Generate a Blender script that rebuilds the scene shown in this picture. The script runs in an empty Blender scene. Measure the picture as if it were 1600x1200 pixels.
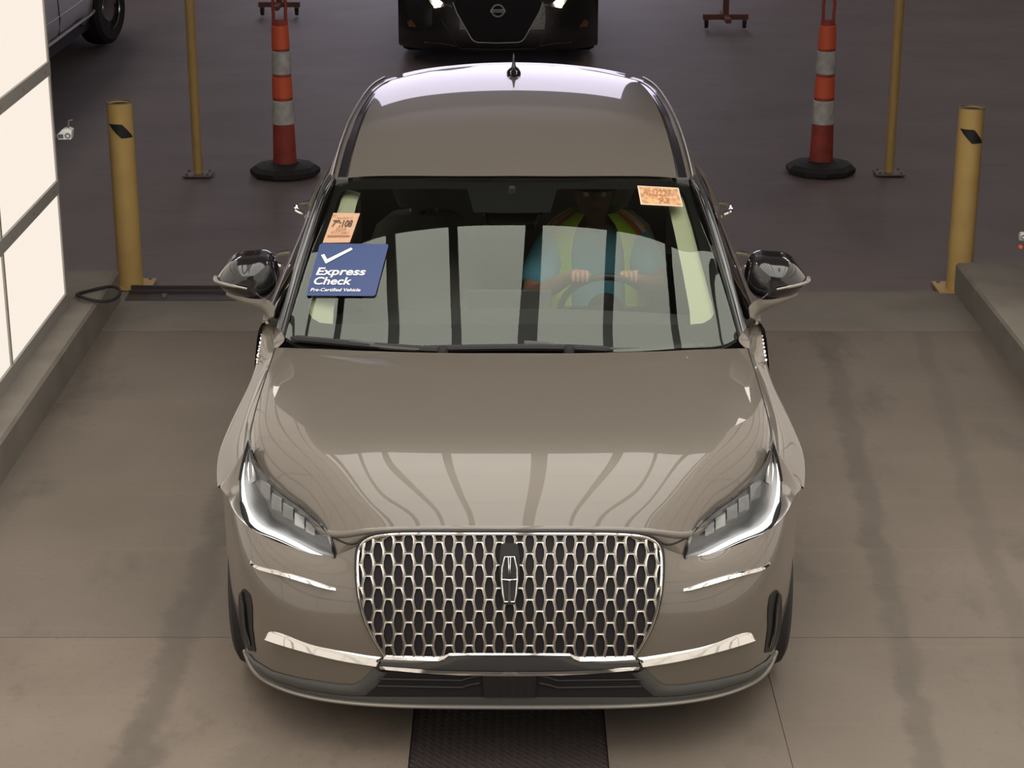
import bpy, bmesh, math, random
import numpy as np
from mathutils import Vector, Matrix
from mathutils.bvhtree import BVHTree

random.seed(4)
S = bpy.context.scene
C = S.collection
# ------------------------------------------------------------------ camera
FPX = 3100.0; PITCH = math.radians(19.0); CAMH = 2.99; CAMY = -5.16
cam = bpy.data.cameras.new('camera'); camo = bpy.data.objects.new('camera', cam); C.objects.link(camo)
cam.sensor_width = 36.0; cam.lens = FPX / 1600 * 36.0; cam.clip_start = .05; cam.clip_end = 300
camo.location = (0, CAMY, CAMH); camo.rotation_euler = (math.pi / 2 - PITCH, 0, 0)
S.camera = camo
# ------------------------------------------------------------------ daylight outside the hall
w = bpy.data.worlds.new('world'); S.world = w; w.use_nodes = True
w.node_tree.nodes['Background'].inputs[0].default_value = (.88, .82, 1.0, 1)
w.node_tree.nodes['Background'].inputs[1].default_value = 1.5
S.view_settings.view_transform = 'Standard'; S.view_settings.look = 'None'
S.view_settings.gamma = 1.0; S.view_settings.use_curve_mapping = False
S.view_settings.exposure = 0.42
CEIL_L = 2.1      # luminous ceiling of the photo tunnel
WALL_L = 0.72     # luminous side walls
HALL_L = 3.6      # unseen fill panels added to brighten the hall

# ------------------------------------------------------------------ geometry helpers
CP, SP = math.cos(PITCH), math.sin(PITCH)
def U(hx, py, y=None, z=None):
    """point seen at hx pixels from the middle line and row py, at depth y or height z"""
    t = (py - 600) / FPX; k = (SP + t * CP) / (CP - t * SP)
    if y is not None: D = y - CAMY; h = D * k
    else: h = CAMH - z; D = h / k
    d = D * CP + h * SP
    return np.array((hx * d / FPX, CAMY + D, CAMH - h))
def spl(P, n, axis=0):
    """natural cubic spline through P along axis, resampled to n points"""
    P = np.moveaxis(np.asarray(P, float), axis, 0); N = P.shape[0]
    sh = P.shape[1:]; Q = P.reshape(N, -1)
    if N == 2:
        t = np.linspace(0, 1, n)[:, None]; R = Q[0] * (1 - t) + Q[1] * t
    else:
        seg = np.diff(P, axis=0).reshape(N - 1, -1, 3)
        ch = np.sqrt((seg ** 2).sum(-1)).mean(1) + 1e-6; ch = ch ** .8
        u = np.concatenate([[0], np.cumsum(ch)]); h = np.diff(u)
        A = np.zeros((N, N)); B = np.zeros_like(Q); A[0, 0] = A[-1, -1] = 1
        for i in range(1, N - 1):
            A[i, i - 1] = h[i - 1]; A[i, i] = 2 * (h[i - 1] + h[i]); A[i, i + 1] = h[i]
            B[i] = 6 * ((Q[i + 1] - Q[i]) / h[i] - (Q[i] - Q[i - 1]) / h[i - 1])
        M = np.linalg.solve(A, B)
        x = np.linspace(0, u[-1], n); i = np.clip(np.searchsorted(u, x) - 1, 0, N - 2)
        a = ((u[i + 1] - x) / h[i])[:, None]; b = ((x - u[i]) / h[i])[:, None]; hh = (h[i] ** 2)[:, None]
        R = a * Q[i] + b * Q[i + 1] + ((a ** 3 - a) * M[i] + (b ** 3 - b) * M[i + 1]) * hh / 6
    return np.moveaxis(R.reshape((n,) + sh), 0, axis)
def patch(ctrl, nu, nv):
    return spl(spl(np.asarray(ctrl, float), nu, 0), nv, 1)
def mirror(G):
    """half grid whose first column lies on the middle plane -> full grid"""
    L = G[:, 1:][:, ::-1].copy(); L[..., 0] *= -1
    return np.concatenate([L, G], 1)
def flipx(G):
    G = G.copy(); G[..., 0] *= -1; return G

class MB:
    def __init__(s): s.v = []; s.f = []
    def add(s, vs, fs):
        o = len(s.v); s.v += [tuple(map(float, q)) for q in vs]; s.f += [tuple(o + i for i in f) for f in fs]; return s
    def grid(s, G, closed_u=False):
        n, m = G.shape[:2]; fs = []
        for i in range(n if closed_u else n - 1):
            for j in range(m - 1):
                a = i * m + j; b = ((i + 1) % n) * m + j; fs.append((a, a + 1, b + 1, b))
        return s.add(G.reshape(-1, 3), fs)
    def box(s, x0, x1, y0, y1, z0, z1):
        v = [(x, y, z) for z in (z0, z1) for y in (y0, y1) for x in (x0, x1)]
        return s.add(v, [(0, 2, 3, 1), (4, 5, 7, 6), (0, 1, 5, 4), (2, 6, 7, 3), (0, 4, 6, 2), (1, 3, 7, 5)])
    def tube(s, pts, r, n=10, closed=False, cap=True):
        pts = [np.asarray(p, float) for p in pts]; N = len(pts)
        rr = r if hasattr(r, '__len__') else [r] * N
        T = []
        for i in range(N):
            a = pts[i - 1] if (i or closed) else pts[i]; b = pts[(i + 1) % N] if (i < N - 1 or closed) else pts[i]
            t = b - a; T.append(t / (np.linalg.norm(t) + 1e-12))
        up = np.array((0, 0, 1.)) if abs(T[0][2]) < .9 else np.array((1., 0, 0))
        nrm = np.cross(T[0], up); nrm /= np.linalg.norm(nrm); V = []
        for i in range(N):
            nrm = nrm - T[i] * np.dot(nrm, T[i]); nrm /= np.linalg.norm(nrm) + 1e-12; bn = np.cross(T[i], nrm)
            for k in range(n):
                a = 2 * math.pi * k / n; V.append(pts[i] + rr[i] * (math.cos(a) * nrm + math.sin(a) * bn))
        fs = []
        for i in range(N if closed else N - 1):
            for k in range(n):
                a = i * n + k; b = i * n + (k + 1) % n; c = ((i + 1) % N) * n + (k + 1) % n; d = ((i + 1) % N) * n + k
                fs.append((a, b, c, d))
        if cap and not closed: fs += [tuple(range(n))[::-1], tuple((N - 1) * n + k for k in range(n))]
        return s.add(V, fs)
    def lathe(s, prof, n=32, c=(0, 0, 0), axis='z'):
        V = []
        for r, h in prof:
            for k in range(n):
                a = 2 * math.pi * k / n; p = (r * math.cos(a), r * math.sin(a), h)
                if axis == 'x': p = (p[2], p[0], p[1])
                if axis == 'y': p = (p[0], p[2], p[1])
                V.append((p[0] + c[0], p[1] + c[1], p[2] + c[2]))
        fs = []
        for i in range(len(prof) - 1):
            for k in range(n):
                fs.append((i * n + k, i * n + (k + 1) % n, (i + 1) * n + (k + 1) % n, (i + 1) * n + k))
        return s.add(V, fs)
    def prism(s, poly, off):
        """poly: closed list of 3D points; off: extrusion vector"""
        n = len(poly); A = [np.asarray(p, float) for p in poly]; B = [p + np.asarray(off) for p in A]
        return s.add(A + B, [tuple(range(n))[::-1], tuple(range(n, 2 * n))] + [(i, (i + 1) % n, n + (i + 1) % n, n + i) for i in range(n)])
    def build(s, name, m, parent=None, smooth=True, ang=35, normals=True):
        me = bpy.data.meshes.new(name); me.from_pydata(s.v, [], s.f); me.validate()
        if normals:
            bm = bmesh.new(); bm.from_mesh(me); bmesh.ops.remove_doubles(bm, verts=bm.verts, dist=1e-5)
            bmesh.ops.recalc_face_normals(bm, faces=bm.faces); bm.to_mesh(me); bm.free()
        o = bpy.data.objects.new(name, me); C.objects.link(o)
        if m: me.materials.append(m)
        if parent: o.parent = parent
        if smooth:
            for p in me.polygons: p.use_smooth = True
            try: me.set_sharp_from_angle(angle=math.radians(ang))
            except Exception: pass
        return o
def thing(name, label, cat, loc=(0, 0, 0), rz=0, group=None):
    o = bpy.data.objects.new(name, None); C.objects.link(o); o.location = loc; o.rotation_euler = (0, 0, rz)
    o.empty_display_size = .1
    return tag(o, label, cat, group)
def tag(o, label, cat, group=None):
    o['label'] = label; o['category'] = cat
    if group: o['group'] = group
    return o
def struct(o, label=None):
    o['kind'] = 'structure'
    if label: o['label'] = label
    return o
def part(name, m, parent, fn, **k):
    b = MB(); fn(b); return b.build(name, m, parent, **k)

# ------------------------------------------------------------------ materials
def mat(name, col, rough=.5, metal=0., coat=0., coat_rough=.03, spec=.5, emit=None, es=0., ior=1.5):
    m = bpy.data.materials.new(name); m.use_nodes = True; b = m.node_tree.nodes['Principled BSDF']
    b.inputs['Base Color'].default_value = (*col, 1); b.inputs['Roughness'].default_value = rough
    b.inputs['Metallic'].default_value = metal; b.inputs['Coat Weight'].default_value = coat
    b.inputs['Coat Roughness'].default_value = coat_rough; b.inputs['Specular IOR Level'].default_value = spec
    b.inputs['IOR'].default_value = ior
    if emit: b.inputs['Emission Color'].default_value = (*emit, 1); b.inputs['Emission Strength'].default_value = es
    return m
def noise_mix(m, c1, c2, scale, detail=6, lo=.35, hi=.65, bump=0., bscale=None, stretch=(1, 1, 1), extra=None):
    nt = m.node_tree; N = nt.nodes; L = nt.links; b = N['Principled BSDF']
    tc = N.new('ShaderNodeTexCoord'); mp = N.new('ShaderNodeMapping'); mp.inputs['Scale'].default_value = stretch
    L.new(tc.outputs['Object'], mp.inputs['Vector'])
    nz = N.new('ShaderNodeTexNoise'); nz.inputs['Scale'].default_value = scale; nz.inputs['Detail'].default_value = detail
    L.new(mp.outputs[0], nz.inputs['Vector'])
    r = N.new('ShaderNodeValToRGB'); r.color_ramp.elements[0].position = lo; r.color_ramp.elements[1].position = hi
    r.color_ramp.elements[0].color = (*c1, 1); r.color_ramp.elements[1].color = (*c2, 1)
    L.new(nz.outputs['Fac'], r.inputs['Fac']); out = r.outputs[0]
    for (sc, st, colr, lo2, hi2, amt) in (extra or []):
        mp2 = N.new('ShaderNodeMapping'); mp2.inputs['Scale'].default_value = st; L.new(tc.outputs['Object'], mp2.inputs['Vector'])
        n2 = N.new('ShaderNodeTexNoise'); n2.inputs['Scale'].default_value = sc; n2.inputs['Detail'].default_value = 8; n2.inputs['Roughness'].default_value = .65
        L.new(mp2.outputs[0], n2.inputs['Vector'])
        r2 = N.new('ShaderNodeMapRange'); r2.inputs[1].default_value = lo2; r2.inputs[2].default_value = hi2; r2.inputs[4].default_value = amt
        L.new(n2.outputs['Fac'], r2.inputs[0])
        mx = N.new('ShaderNodeMix'); mx.data_type = 'RGBA'; L.new(r2.outputs[0], mx.inputs[0]); L.new(out, mx.inputs[6])
        mx.inputs[7].default_value = (*colr, 1); out = mx.outputs[2]
    L.new(out, b.inputs['Base Color'])
    if bump:
        nb = N.new('ShaderNodeTexNoise'); nb.inputs['Scale'].default_value = bscale or scale * 8; nb.inputs['Detail'].default_value = 4
        L.new(tc.outputs['Object'], nb.inputs['Vector']); bp = N.new('ShaderNodeBump'); bp.inputs['Strength'].default_value = bump; bp.inputs['Distance'].default_value = .01
        L.new(nb.outputs['Fac'], bp.inputs['Height']); L.new(bp.outputs[0], b.inputs['Normal'])
    return m
def emitter(name, col, st):
    m = bpy.data.materials.new(name); m.use_nodes = True; nt = m.node_tree; nt.nodes.clear()
    e = nt.nodes.new('ShaderNodeEmission'); e.inputs[0].default_value = (*col, 1); e.inputs[1].default_value = st
    o = nt.nodes.new('ShaderNodeOutputMaterial'); nt.links.new(e.outputs[0], o.inputs[0]); return m
def glass(name, tint, gloss_col=(1, 1, 1), ior=1.75):
    m = bpy.data.materials.new(name); m.use_nodes = True; nt = m.node_tree; nt.nodes.clear(); N = nt.nodes; L = nt.links
    t = N.new('ShaderNodeBsdfTransparent'); t.inputs[0].default_value = (*tint, 1)
    g = N.new('ShaderNodeBsdfGlossy'); g.inputs[0].default_value = (*gloss_col, 1); g.inputs['Roughness'].default_value = .005
    fr = N.new('ShaderNodeFresnel'); fr.inputs[0].default_value = ior
    mx = N.new('ShaderNodeMixShader'); o = N.new('ShaderNodeOutputMaterial')
    L.new(fr.outputs[0], mx.inputs[0]); L.new(t.outputs[0], mx.inputs[1]); L.new(g.outputs[0], mx.inputs[2]); L.new(mx.outputs[0], o.inputs[0])
    return m
M = {}
M['paint'] = mat('paint', (.175, .152, .124), rough=.38, metal=.25, coat=.88, coat_rough=.015)
M['paint'].node_tree.nodes['Principled BSDF'].inputs['Coat IOR'].default_value = 1.55
M['chrome'] = mat('chrome', (.86, .84, .80), rough=.08, metal=1)
M['satin'] = mat('satin', (.48, .455, .42), rough=.27, metal=1)
M['darkchrome'] = mat('darkchrome', (.10, .105, .11), rough=.12, metal=.6, coat=1)
M['gloss_black'] = mat('gloss_black', (.012, .011, .012), rough=.15, coat=1, coat_rough=.01)
M['black'] = mat('black', (.014, .013, .014), rough=.55)
M['void'] = mat('void', (.012, .010, .012), rough=.8)
M['trim_grey'] = mat('trim_grey', (.075, .075, .072), rough=.42)
M['lip'] = mat('lip', (.35, .33, .30), rough=.3, metal=.7)
M['rubber'] = mat('rubber', (.022, .020, .021), rough=.75)
M['rim'] = mat('rim', (.5, .5, .5), rough=.25, metal=1)
M['windshield'] = glass('windshield', (.93, .96, .92), (.93, 1.0, .90), 1.68)
M['sideglass'] = glass('sideglass', (.18, .19, .18))
M['frit'] = mat('frit', (.01, .01, .01), rough=.3)
M['lamp_house'] = mat('lamp_house', (.26, .265, .27), rough=.35, metal=.6)
M['lamp_mod'] = mat('lamp_mod', (.75, .76, .76), rough=.12, metal=.6)
M['lens'] = glass('lens', (.93, .94, .95), ior=1.3)
M['drl'] = emitter('drl', (1.0, .96, .90), 2.2)
M['beam'] = emitter('beam', (1.0, .90, .62), 9.0)
M['leather'] = mat('leather', (.20, .18, .155), rough=.5)
M['cream'] = mat('cream', (.60, .62, .42), rough=.6)
M['dash'] = mat('dash', (.075, .075, .072), rough=.6)
M['mirror'] = mat('mirror', (.8, .8, .8), rough=.02, metal=1)
M['blue'] = mat('blue', (.036, .062, .185), rough=.5)
M['white'] = mat('white', (.86, .86, .86), rough=.5)
M['orange'] = mat('orange', (.60, .36, .225), rough=.6)
M['orange2'] = noise_mix(mat('orange2', (.62, .34, .18), rough=.6), (.46, .25, .13), (.78, .42, .20), 60, lo=.4, hi=.6)
M['paleorange'] = mat('paleorange', (.85, .62, .45), rough=.6)
M['ink'] = mat('ink', (.10, .055, .035), rough=.7)
M['ink2'] = mat('ink2', (.42, .20, .11), rough=.7)
M['yellow'] = noise_mix(mat('yellow', (.50, .30, .07), rough=.42), (.52, .335, .115), (.60, .40, .14), 7, lo=.3, hi=.7)
M['cone'] = mat('cone', (.88, .145, .06), rough=.5)
M['cone_dull'] = noise_mix(mat('cone_dull', (.42, .055, .04), rough=.6), (.30, .045, .035), (.46, .07, .045), 9)
M['cone_white'] = noise_mix(mat('cone_white', (.55, .55, .50), rough=.4), (.46, .45, .42), (.66, .66, .60), 16)
M['galv'] = mat('galv', (.22, .20, .18), rough=.5, metal=.5)
M['steel_rail'] = mat('steel_rail', (.075, .062, .062), rough=.5, metal=.4)
M['frame'] = mat('frame', (.36, .34, .30), rough=.5)
M['frame_dark'] = mat('frame_dark', (.05, .05, .045), rough=.6)
M['panel_ceiling'] = emitter('panel_ceiling', (1.0, .965, .90), CEIL_L)
M['panel_wall'] = emitter('panel_wall', (1.0, .90, .79), WALL_L)
M['hall_fill'] = emitter('hall_fill', (1.0, .90, .86), HALL_L)
M['carblack'] = mat('carblack', (.020, .016, .018), rough=.3, coat=1, coat_rough=.02)
M['silver'] = mat('silver', (.36, .355, .34), rough=.4, metal=.3, coat=.6)
M['redbrown'] = mat('redbrown', (.20, .075, .05), rough=.6)
M['badge'] = mat('badge', (.62, .62, .60), rough=.4, metal=.2)
M['skin'] = mat('skin', (.36, .19, .13), rough=.55)
M['hair'] = mat('hair', (.03, .02, .018), rough=.7)
M['shirt'] = mat('shirt', (.16, .44, .58), rough=.8)
M['jeans'] = mat('jeans', (.05, .07, .12), rough=.8)
M['lime'] = mat('lime', (.62, .95, .05), rough=.7)
M['vest_red'] = mat('vest_red', (.95, .16, .05), rough=.7)
M['vest_silver'] = mat('vest_silver', (.6, .6, .58), rough=.4)
M['concrete'] = noise_mix(mat('concrete', (.2, .17, .14), rough=.75), (.168, .137, .108), (.218, .181, .147), 1.1, detail=8, lo=.3, hi=.7, bump=.12, bscale=130,
    extra=[(2.2, (1, .45, 1), (.115, .098, .080), .56, .66, .6), (40, (1, 1, 1), (.13, .11, .09), .55, .75, .5), (1.6, (.2, 6, 1), (.25, .195, .15), .55, .8, .5)])
M['concrete_strip'] = noise_mix(mat('concrete_strip', (.22, .2, .17), rough=.8), (.20, .178, .148), (.25, .222, .187), 3, lo=.3, hi=.7, bump=.12, bscale=140,
    extra=[(50, (1, 1, 1), (.14, .12, .10), .58, .78, .5)])
M['concrete_curb'] = noise_mix(mat('concrete_curb', (.24, .21, .18), rough=.85), (.21, .185, .155), (.275, .245, .205), 4, lo=.3, hi=.7, bump=.2, bscale=120,
    extra=[(60, (1, 1, 1), (.13, .11, .095), .58, .78, .5)])
M['asphalt'] = noise_mix(mat('asphalt', (.13, .11, .115), rough=.6), (.150, .119, .113), (.192, .155, .148), 1.3, detail=9, lo=.3, hi=.7, bump=.1, bscale=120,
    extra=[(2, (1, 4, 1), (.112, .090, .086), .55, .7, .5), (60, (1, 1, 1), (.19, .165, .165), .62, .8, .35)])
M['tread'] = mat('tread', (.085, .068, .064), rough=.5, metal=.4)
M['hall_wall'] = mat('hall_wall', (.16, .15, .15), rough=.8)
M['hall_ceiling'] = mat('hall_ceiling', (.62, .57, .52), rough=.9)
def tracks(m, bands, col):
    nt = m.node_tree; N = nt.nodes; L = nt.links; b = N['Principled BSDF']; src = b.inputs['Base Color'].links[0].from_socket
    tc = N.new('ShaderNodeTexCoord'); sx = N.new('ShaderNodeSeparateXYZ'); L.new(tc.outputs['Object'], sx.inputs[0])
    nz = N.new('ShaderNodeTexNoise'); nz.inputs['Scale'].default_value = 3.2; nz.inputs['Detail'].default_value = 9; nz.inputs['Roughness'].default_value = .7; L.new(tc.outputs['Object'], nz.inputs['Vector'])
    def mth(op, a, c=None):
        n = N.new('ShaderNodeMath'); n.operation = op
        for i, q in enumerate((a, c)):
            if q is None: continue
            if isinstance(q, (int, float)): n.inputs[i].default_value = q
            else: L.new(q, n.inputs[i])
        return n.outputs[0]
    out = src
    for c0, c1, wd, amt in bands:
        wob = mth('MULTIPLY', mth('SUBTRACT', nz.outputs['Fac'], .5), wd * 3.0)
        d = mth('ABSOLUTE', mth('SUBTRACT', mth('ADD', sx.outputs[0], wob), mth('ADD', mth('MULTIPLY', sx.outputs[1], c1), c0)))
        r = N.new('ShaderNodeMapRange'); r.interpolation_type = 'SMOOTHSTEP'; r.inputs[1].default_value = wd; r.inputs[2].default_value = wd * .35; r.inputs[4].default_value = amt; L.new(d, r.inputs[0])
        f = mth('MULTIPLY', r.outputs[0], mth('MULTIPLY', nz.outputs['Fac'], 1.7))
        mx = N.new('ShaderNodeMix'); mx.data_type = 'RGBA'; mx.clamp_factor = True; L.new(f, mx.inputs[0]); L.new(out, mx.inputs[6]); mx.inputs[7].default_value = (*col, 1); out = mx.outputs[2]
    L.new(out, b.inputs['Base Color'])
M['concrete_warm'] = noise_mix(mat('concrete_warm', (.25, .2, .16), rough=.75), (.190, .150, .118), (.250, .202, .160), 1.4, detail=8, lo=.3, hi=.7, bump=.12, bscale=130,
    extra=[(2.2, (1, .6, 1), (.125, .104, .084), .57, .66, .55), (40, (1, 1, 1), (.14, .115, .095), .55, .75, .5), (1.6, (.15, 9, 1), (.30, .225, .17), .55, .8, .5)])
tracks(M['concrete_warm'], [(-1.13, 0., .085, .6), (-.75, .2, .2, .25)], (.10, .085, .070))
tracks(M['concrete'], [(1.235, .078, .07, .55), (-1.13, 0., .085, .55), (1.62, .10, .06, .3)], (.10, .085, .070))
# herringbone tread relief on the pit plate
def tread_bump(m):
    nt = m.node_tree; N = nt.nodes; L = nt.links; b = N['Principled BSDF']
    tc = N.new('ShaderNodeTexCoord'); a = N.new('ShaderNodeTexWave'); a.bands_direction = 'DIAGONAL'; a.inputs['Scale'].default_value = 22; a.inputs['Distortion'].default_value = .4
    ck = N.new('ShaderNodeTexWave'); ck.bands_direction = 'X'; ck.inputs['Scale'].default_value = 12
    mm = N.new('ShaderNodeMath'); mm.operation = 'MULTIPLY'
    L.new(tc.outputs['Object'], a.inputs['Vector']); L.new(tc.outputs['Object'], ck.inputs['Vector'])
    L.new(a.outputs['Fac'], mm.inputs[0]); L.new(ck.outputs['Fac'], mm.inputs[1])
    bp = N.new('ShaderNodeBump'); bp.inputs['Strength'].default_value = .5; bp.inputs['Distance'].default_value = .01
    L.new(mm.outputs[0], bp.inputs['Height']); L.new(bp.outputs[0], b.inputs['Normal'])
tread_bump(M['tread'])

def text_mesh(name, s, size, m, parent, mtx, shear=0., bold=0., extrude=.0004, align='LEFT', sx=1.):
    cu = bpy.data.curves.new('tmp', 'FONT'); cu.body = s; cu.size = size; cu.shear = shear; cu.offset = bold; cu.extrude = extrude; cu.align_x = align
    to = bpy.data.objects.new('tmp', cu); C.objects.link(to)
    me = bpy.data.meshes.new_from_object(to.evaluated_get(bpy.context.evaluated_depsgraph_get()))
    bpy.data.objects.remove(to); bpy.data.curves.remove(cu); me.name = name
    me.materials.clear(); me.materials.append(m)
    me.transform(mtx @ Matrix.Diagonal((sx, 1, 1, 1)))
    o = bpy.data.objects.new(name, me); C.objects.link(o); o.parent = parent
    return o

# ================================================================== SETTING
XL, XR = -2.06, 2.36           # inner faces of the two kerbs
Y_END = 5.03                   # rear end of the tunnel's concrete pad
struct(part('floor', M['asphalt'], None, lambda b: b.box(-14, 14, -9, 30, -.22, -.012), smooth=False), 'dark hall floor behind the tunnel')
# concrete slabs of the tunnel, with saw joints between them
slab = struct(part('floor_tunnel', M['void'], None, lambda b: b.box(XL - .8, XR + .8, -8.5, Y_END, -.02, -.008), smooth=False), 'concrete tunnel floor')
def slabs():
    for x0, x1, ys in ((XL - .8, -.309, (-8.5, -4.0, .895, 4.33)), (-.305, XR + .8, (.895, 4.33)), (.289, .832, (-8.5, .891)), (.834, XR + .8, (-8.5, .891))):
        for y0, y1 in zip(ys[:-1], ys[1:]):
            part('concrete_slab', M['concrete_warm' if x1 < 0 and y1 < 1 else 'concrete'], slab, lambda b: b.box(x0, x1, y0 + .002, y1 - (.002 if x1 < 0 else -.002), -.05, 0), smooth=False)
    part('threshold_strip', M['concrete_strip'], slab, lambda b: b.box(XL - .8, XR + .8, 4.334, Y_END, -.05, .004), smooth=False)
    part('tread_plate', M['tread'], slab, lambda b: b.box(-.305, .285, -8.5, .889, -.05, -.006), smooth=False)
slabs()
def kerb(name, x0, x1, y1):
    def f(b):
        pr = [(x0, 0), (x0, .155), (x0 + .012 * np.sign(x1 - x0), .168), (x1, .168), (x1, 0)]
        b.prism([(x, -8.5, z) for x, z in pr], (0, y1 + 8.5, 0))
    return struct(part(name, M['concrete_curb'], None, f, smooth=False))
kerb('trim_1', XL, XL - .75, 4.86)['label'] = 'raised concrete kerb under the lit wall'
kerb('trim_2', XR, XR + .85, 5.02)['label'] = 'raised concrete kerb at the right edge'
# steel edge rail set in the floor behind the left bollard
rail = struct(part('trim_3', M['steel_rail'], None, lambda b: b.box(XL + .02, .75, 4.86, 5.05, -.03, .008), smooth=False), 'rusty steel channel across the tunnel end')
part('channel_lip', M['steel_rail'], rail, lambda b: (b.box(XL + .02, .75, 5.05, 5.065, -.03, .03), b.box(XL + .02, .75, 4.99, 5.0, -.03, .022)), smooth=False)
for k in range(4):
    part('bolt', M['galv'], rail, lambda b: b.lathe([(.0, .022), (.014, .022), (.016, .008)], 10, (XL + .22 + k * .72, 4.92, 0)))

# luminous panels -------------------------------------------------
def wall_panels(name, xw, sgn, label, y_end):
    root = struct(part(name, M['frame_dark'], None, lambda b: b.box(xw - sgn * .10, xw - sgn * .06, -8, y_end - .02, .17, 3.6), smooth=False), label)
    zs = [.20, .77, 1.345, 1.92, 2.495, 3.07, 3.5]
    ys = [y_end]
    while ys[-1] > -8: ys.append(ys[-1] - 1.117)
    for a, b_ in zip(zs[:-1], zs[1:]):
        for y1, y0 in zip(ys[:-1], ys[1:]):
            part('light_panel', M['panel_wall'], root, lambda b: b.box(xw - sgn * .055, xw - sgn * .012, y0 + .014, y1 - .014, a + .03, b_ - .03), smooth=False)
    for z in zs:
        part('frame_rail', M['frame'], root, lambda b: b.box(xw - sgn * .06, xw, ys[-1], y_end, z - .032, z + .032), smooth=False)
    for y in ys:
        part('frame_mullion', M['frame'], root, lambda b: b.box(xw - sgn * .06, xw - sgn * .004, y - .012, y + .012, .17, 3.5), smooth=False)
    return root, ys, zs
XWL, XWR = -2.19, 2.66
wl, ys_, zs_ = wall_panels('wall_left', XWL, 1, 'left tunnel wall of lit cream panels in grey rails', 4.23)
wall_panels('wall_right', XWR, -1, 'right tunnel wall of lit cream panels in grey rails', 4.23)
for z in zs_[1:4]:
    for y in np.arange(4.1, 1.5, -.42):
        part('rivet', M['galv'], wl, lambda b: b.lathe([(0, .004), (.006, .003), (.008, 0)], 8, (XWL, y, z), 'x'))
# luminous ceiling
CZ = 3.62; CY1 = 2.62; CX0, CX1 = -3.45, 3.9
ceil = struct(part('ceiling', M['frame_dark'], None, lambda b: b.box(CX0, CX1, -8, CY1, CZ + .05, CZ + .12), smooth=False), 'luminous tunnel ceiling')
xs = np.array([-3.43, -2.7, -2.1, -1.55, -1.02, -.475, .18, .82, 1.40, 2.0, 2.6, 3.2, 3.88]); mw = [.04] * 13; mw[6] = .055
cys = np.arange(CY1, -8.1, -1.8)
for k, (x0, x1) in enumerate(zip(xs[:-1], xs[1:])):
    for y1, y0 in zip(cys[:-1], cys[1:]):
        part('light_panel', M['panel_ceiling'], ceil, lambda b: b.box(x0 + mw[k], x1 - mw[k + 1], y0 + .008, y1 - .008, CZ, CZ + .045), smooth=False)
for x, m_ in zip(xs, mw): part('frame_mullion', M['frame_dark'], ceil, lambda b: b.box(x - m_, x + m_, -8, CY1, CZ - .03, CZ + .05), smooth=False)
for y in cys: part('frame_rail', M['frame_dark'], ceil, lambda b: b.box(CX0, CX1, y - .008, y + .008, CZ - .01, CZ + .05), smooth=False)
# hall shell
BY = 27.0
struct(part('wall_back', M['hall_wall'], None, lambda b: (b.box(-14, -3.9, BY, BY + .3, -.1, 8.5), b.box(2.9, 14, BY, BY + .3, -.1, 8.5), b.box(-3.9, 2.9, BY, BY + .3, 6.8, 8.5)), smooth=False), 'far hall wall with wide open doorway')
struct(part('wall_hall_left', M['hall_wall'], None, lambda b: b.box(-14.3, -14, -9, BY + .3, -.1, 8.5), smooth=False))
struct(part('wall_hall_right', M['hall_wall'], None, lambda b: b.box(14, 14.3, -9, BY + .3, -.1, 8.5), smooth=False))
struct(part('wall_front', M['hall_wall'], None, lambda b: b.box(-14, 14, -9.3, -9, -.1, 8.5), smooth=False))
hallc = struct(part('ceiling_hall', M['hall_ceiling'], None, lambda b: b.box(-14.3, 14.3, -9.3, BY + .3, 8.5, 8.7), smooth=False))
for x in (-6, 6):  # glowing panels out of view, added to brighten the hall
    for y in (9, 15, 21):
        lt = part('fill_panel', M['hall_fill'], hallc, lambda b: b.box(x - .6, x + .6, y - 1.5, y + 1.5, 6.6, 6.64), smooth=False)
        part('fill_panel_back', M['frame_dark'], lt, lambda b: b.box(x - .65, x + .65, y - 1.55, y + 1.55, 6.64, 6.74), smooth=False)
        for d in (-.9, .9): part('fill_panel_hanger', M['frame_dark'], lt, lambda b: b.box(x - .01, x + .01, y + d, y + d + .02, 6.74, 8.5), smooth=False)

# ================================================================== THE CROSSOVER
car = thing('crossover_car', 'taupe crossover car with mesh grille parked in the lit tunnel', 'car', (-.0074, 0, 0), math.radians(-.25))
def UU(rows): return [[U(*q[:2], y=q[2]) for q in r] for r in rows]
# ---- front fascia: rows from the lip up to the bonnet edge, columns from the middle to the wheel arch
fas = UU([
 [(0,1104,.045),(105,1103.5,.05),(185,1101.5,.065),(262,1096,.095),(325,1085,.15),(368,1070,.225),(398,1050,.32),(413,1018,.46)],
 [(0,1080,.035),(105,1079,.04),(188,1077,.055),(262,1070,.085),(327,1059,.14),(371,1046,.215),(401,1028,.32),(419,1000,.475)],
 [(0,1040,.015),(105,1039,.02),(190,1034,.04),(264,1022,.072),(330,1008,.125),(375,994,.20),(406,980,.31),(430,968,.50)],
 [(0,975,.018),(105,974,.024),(192,971,.045),(266,962,.078),(334,950,.132),(383,939,.21),(417,930,.325),(441,922,.515)],
 [(0,905,.05),(105,905,.057),(194,904,.08),(268,904,.115),(336,893,.175),(388,880,.255),(424,866,.38),(444,852,.555)],
 [(0,831,.11),(105,831,.117),(196,834,.138),(268,866,.165),(336,857.5,.235),(395,833,.34),(431,800,.475),(451,757,.68)],
])
FAS = patch(fas, 110, 170)
fasc = part('bumper_fascia', M['paint'], car, lambda b: b.grid(mirror(FAS)))
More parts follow.
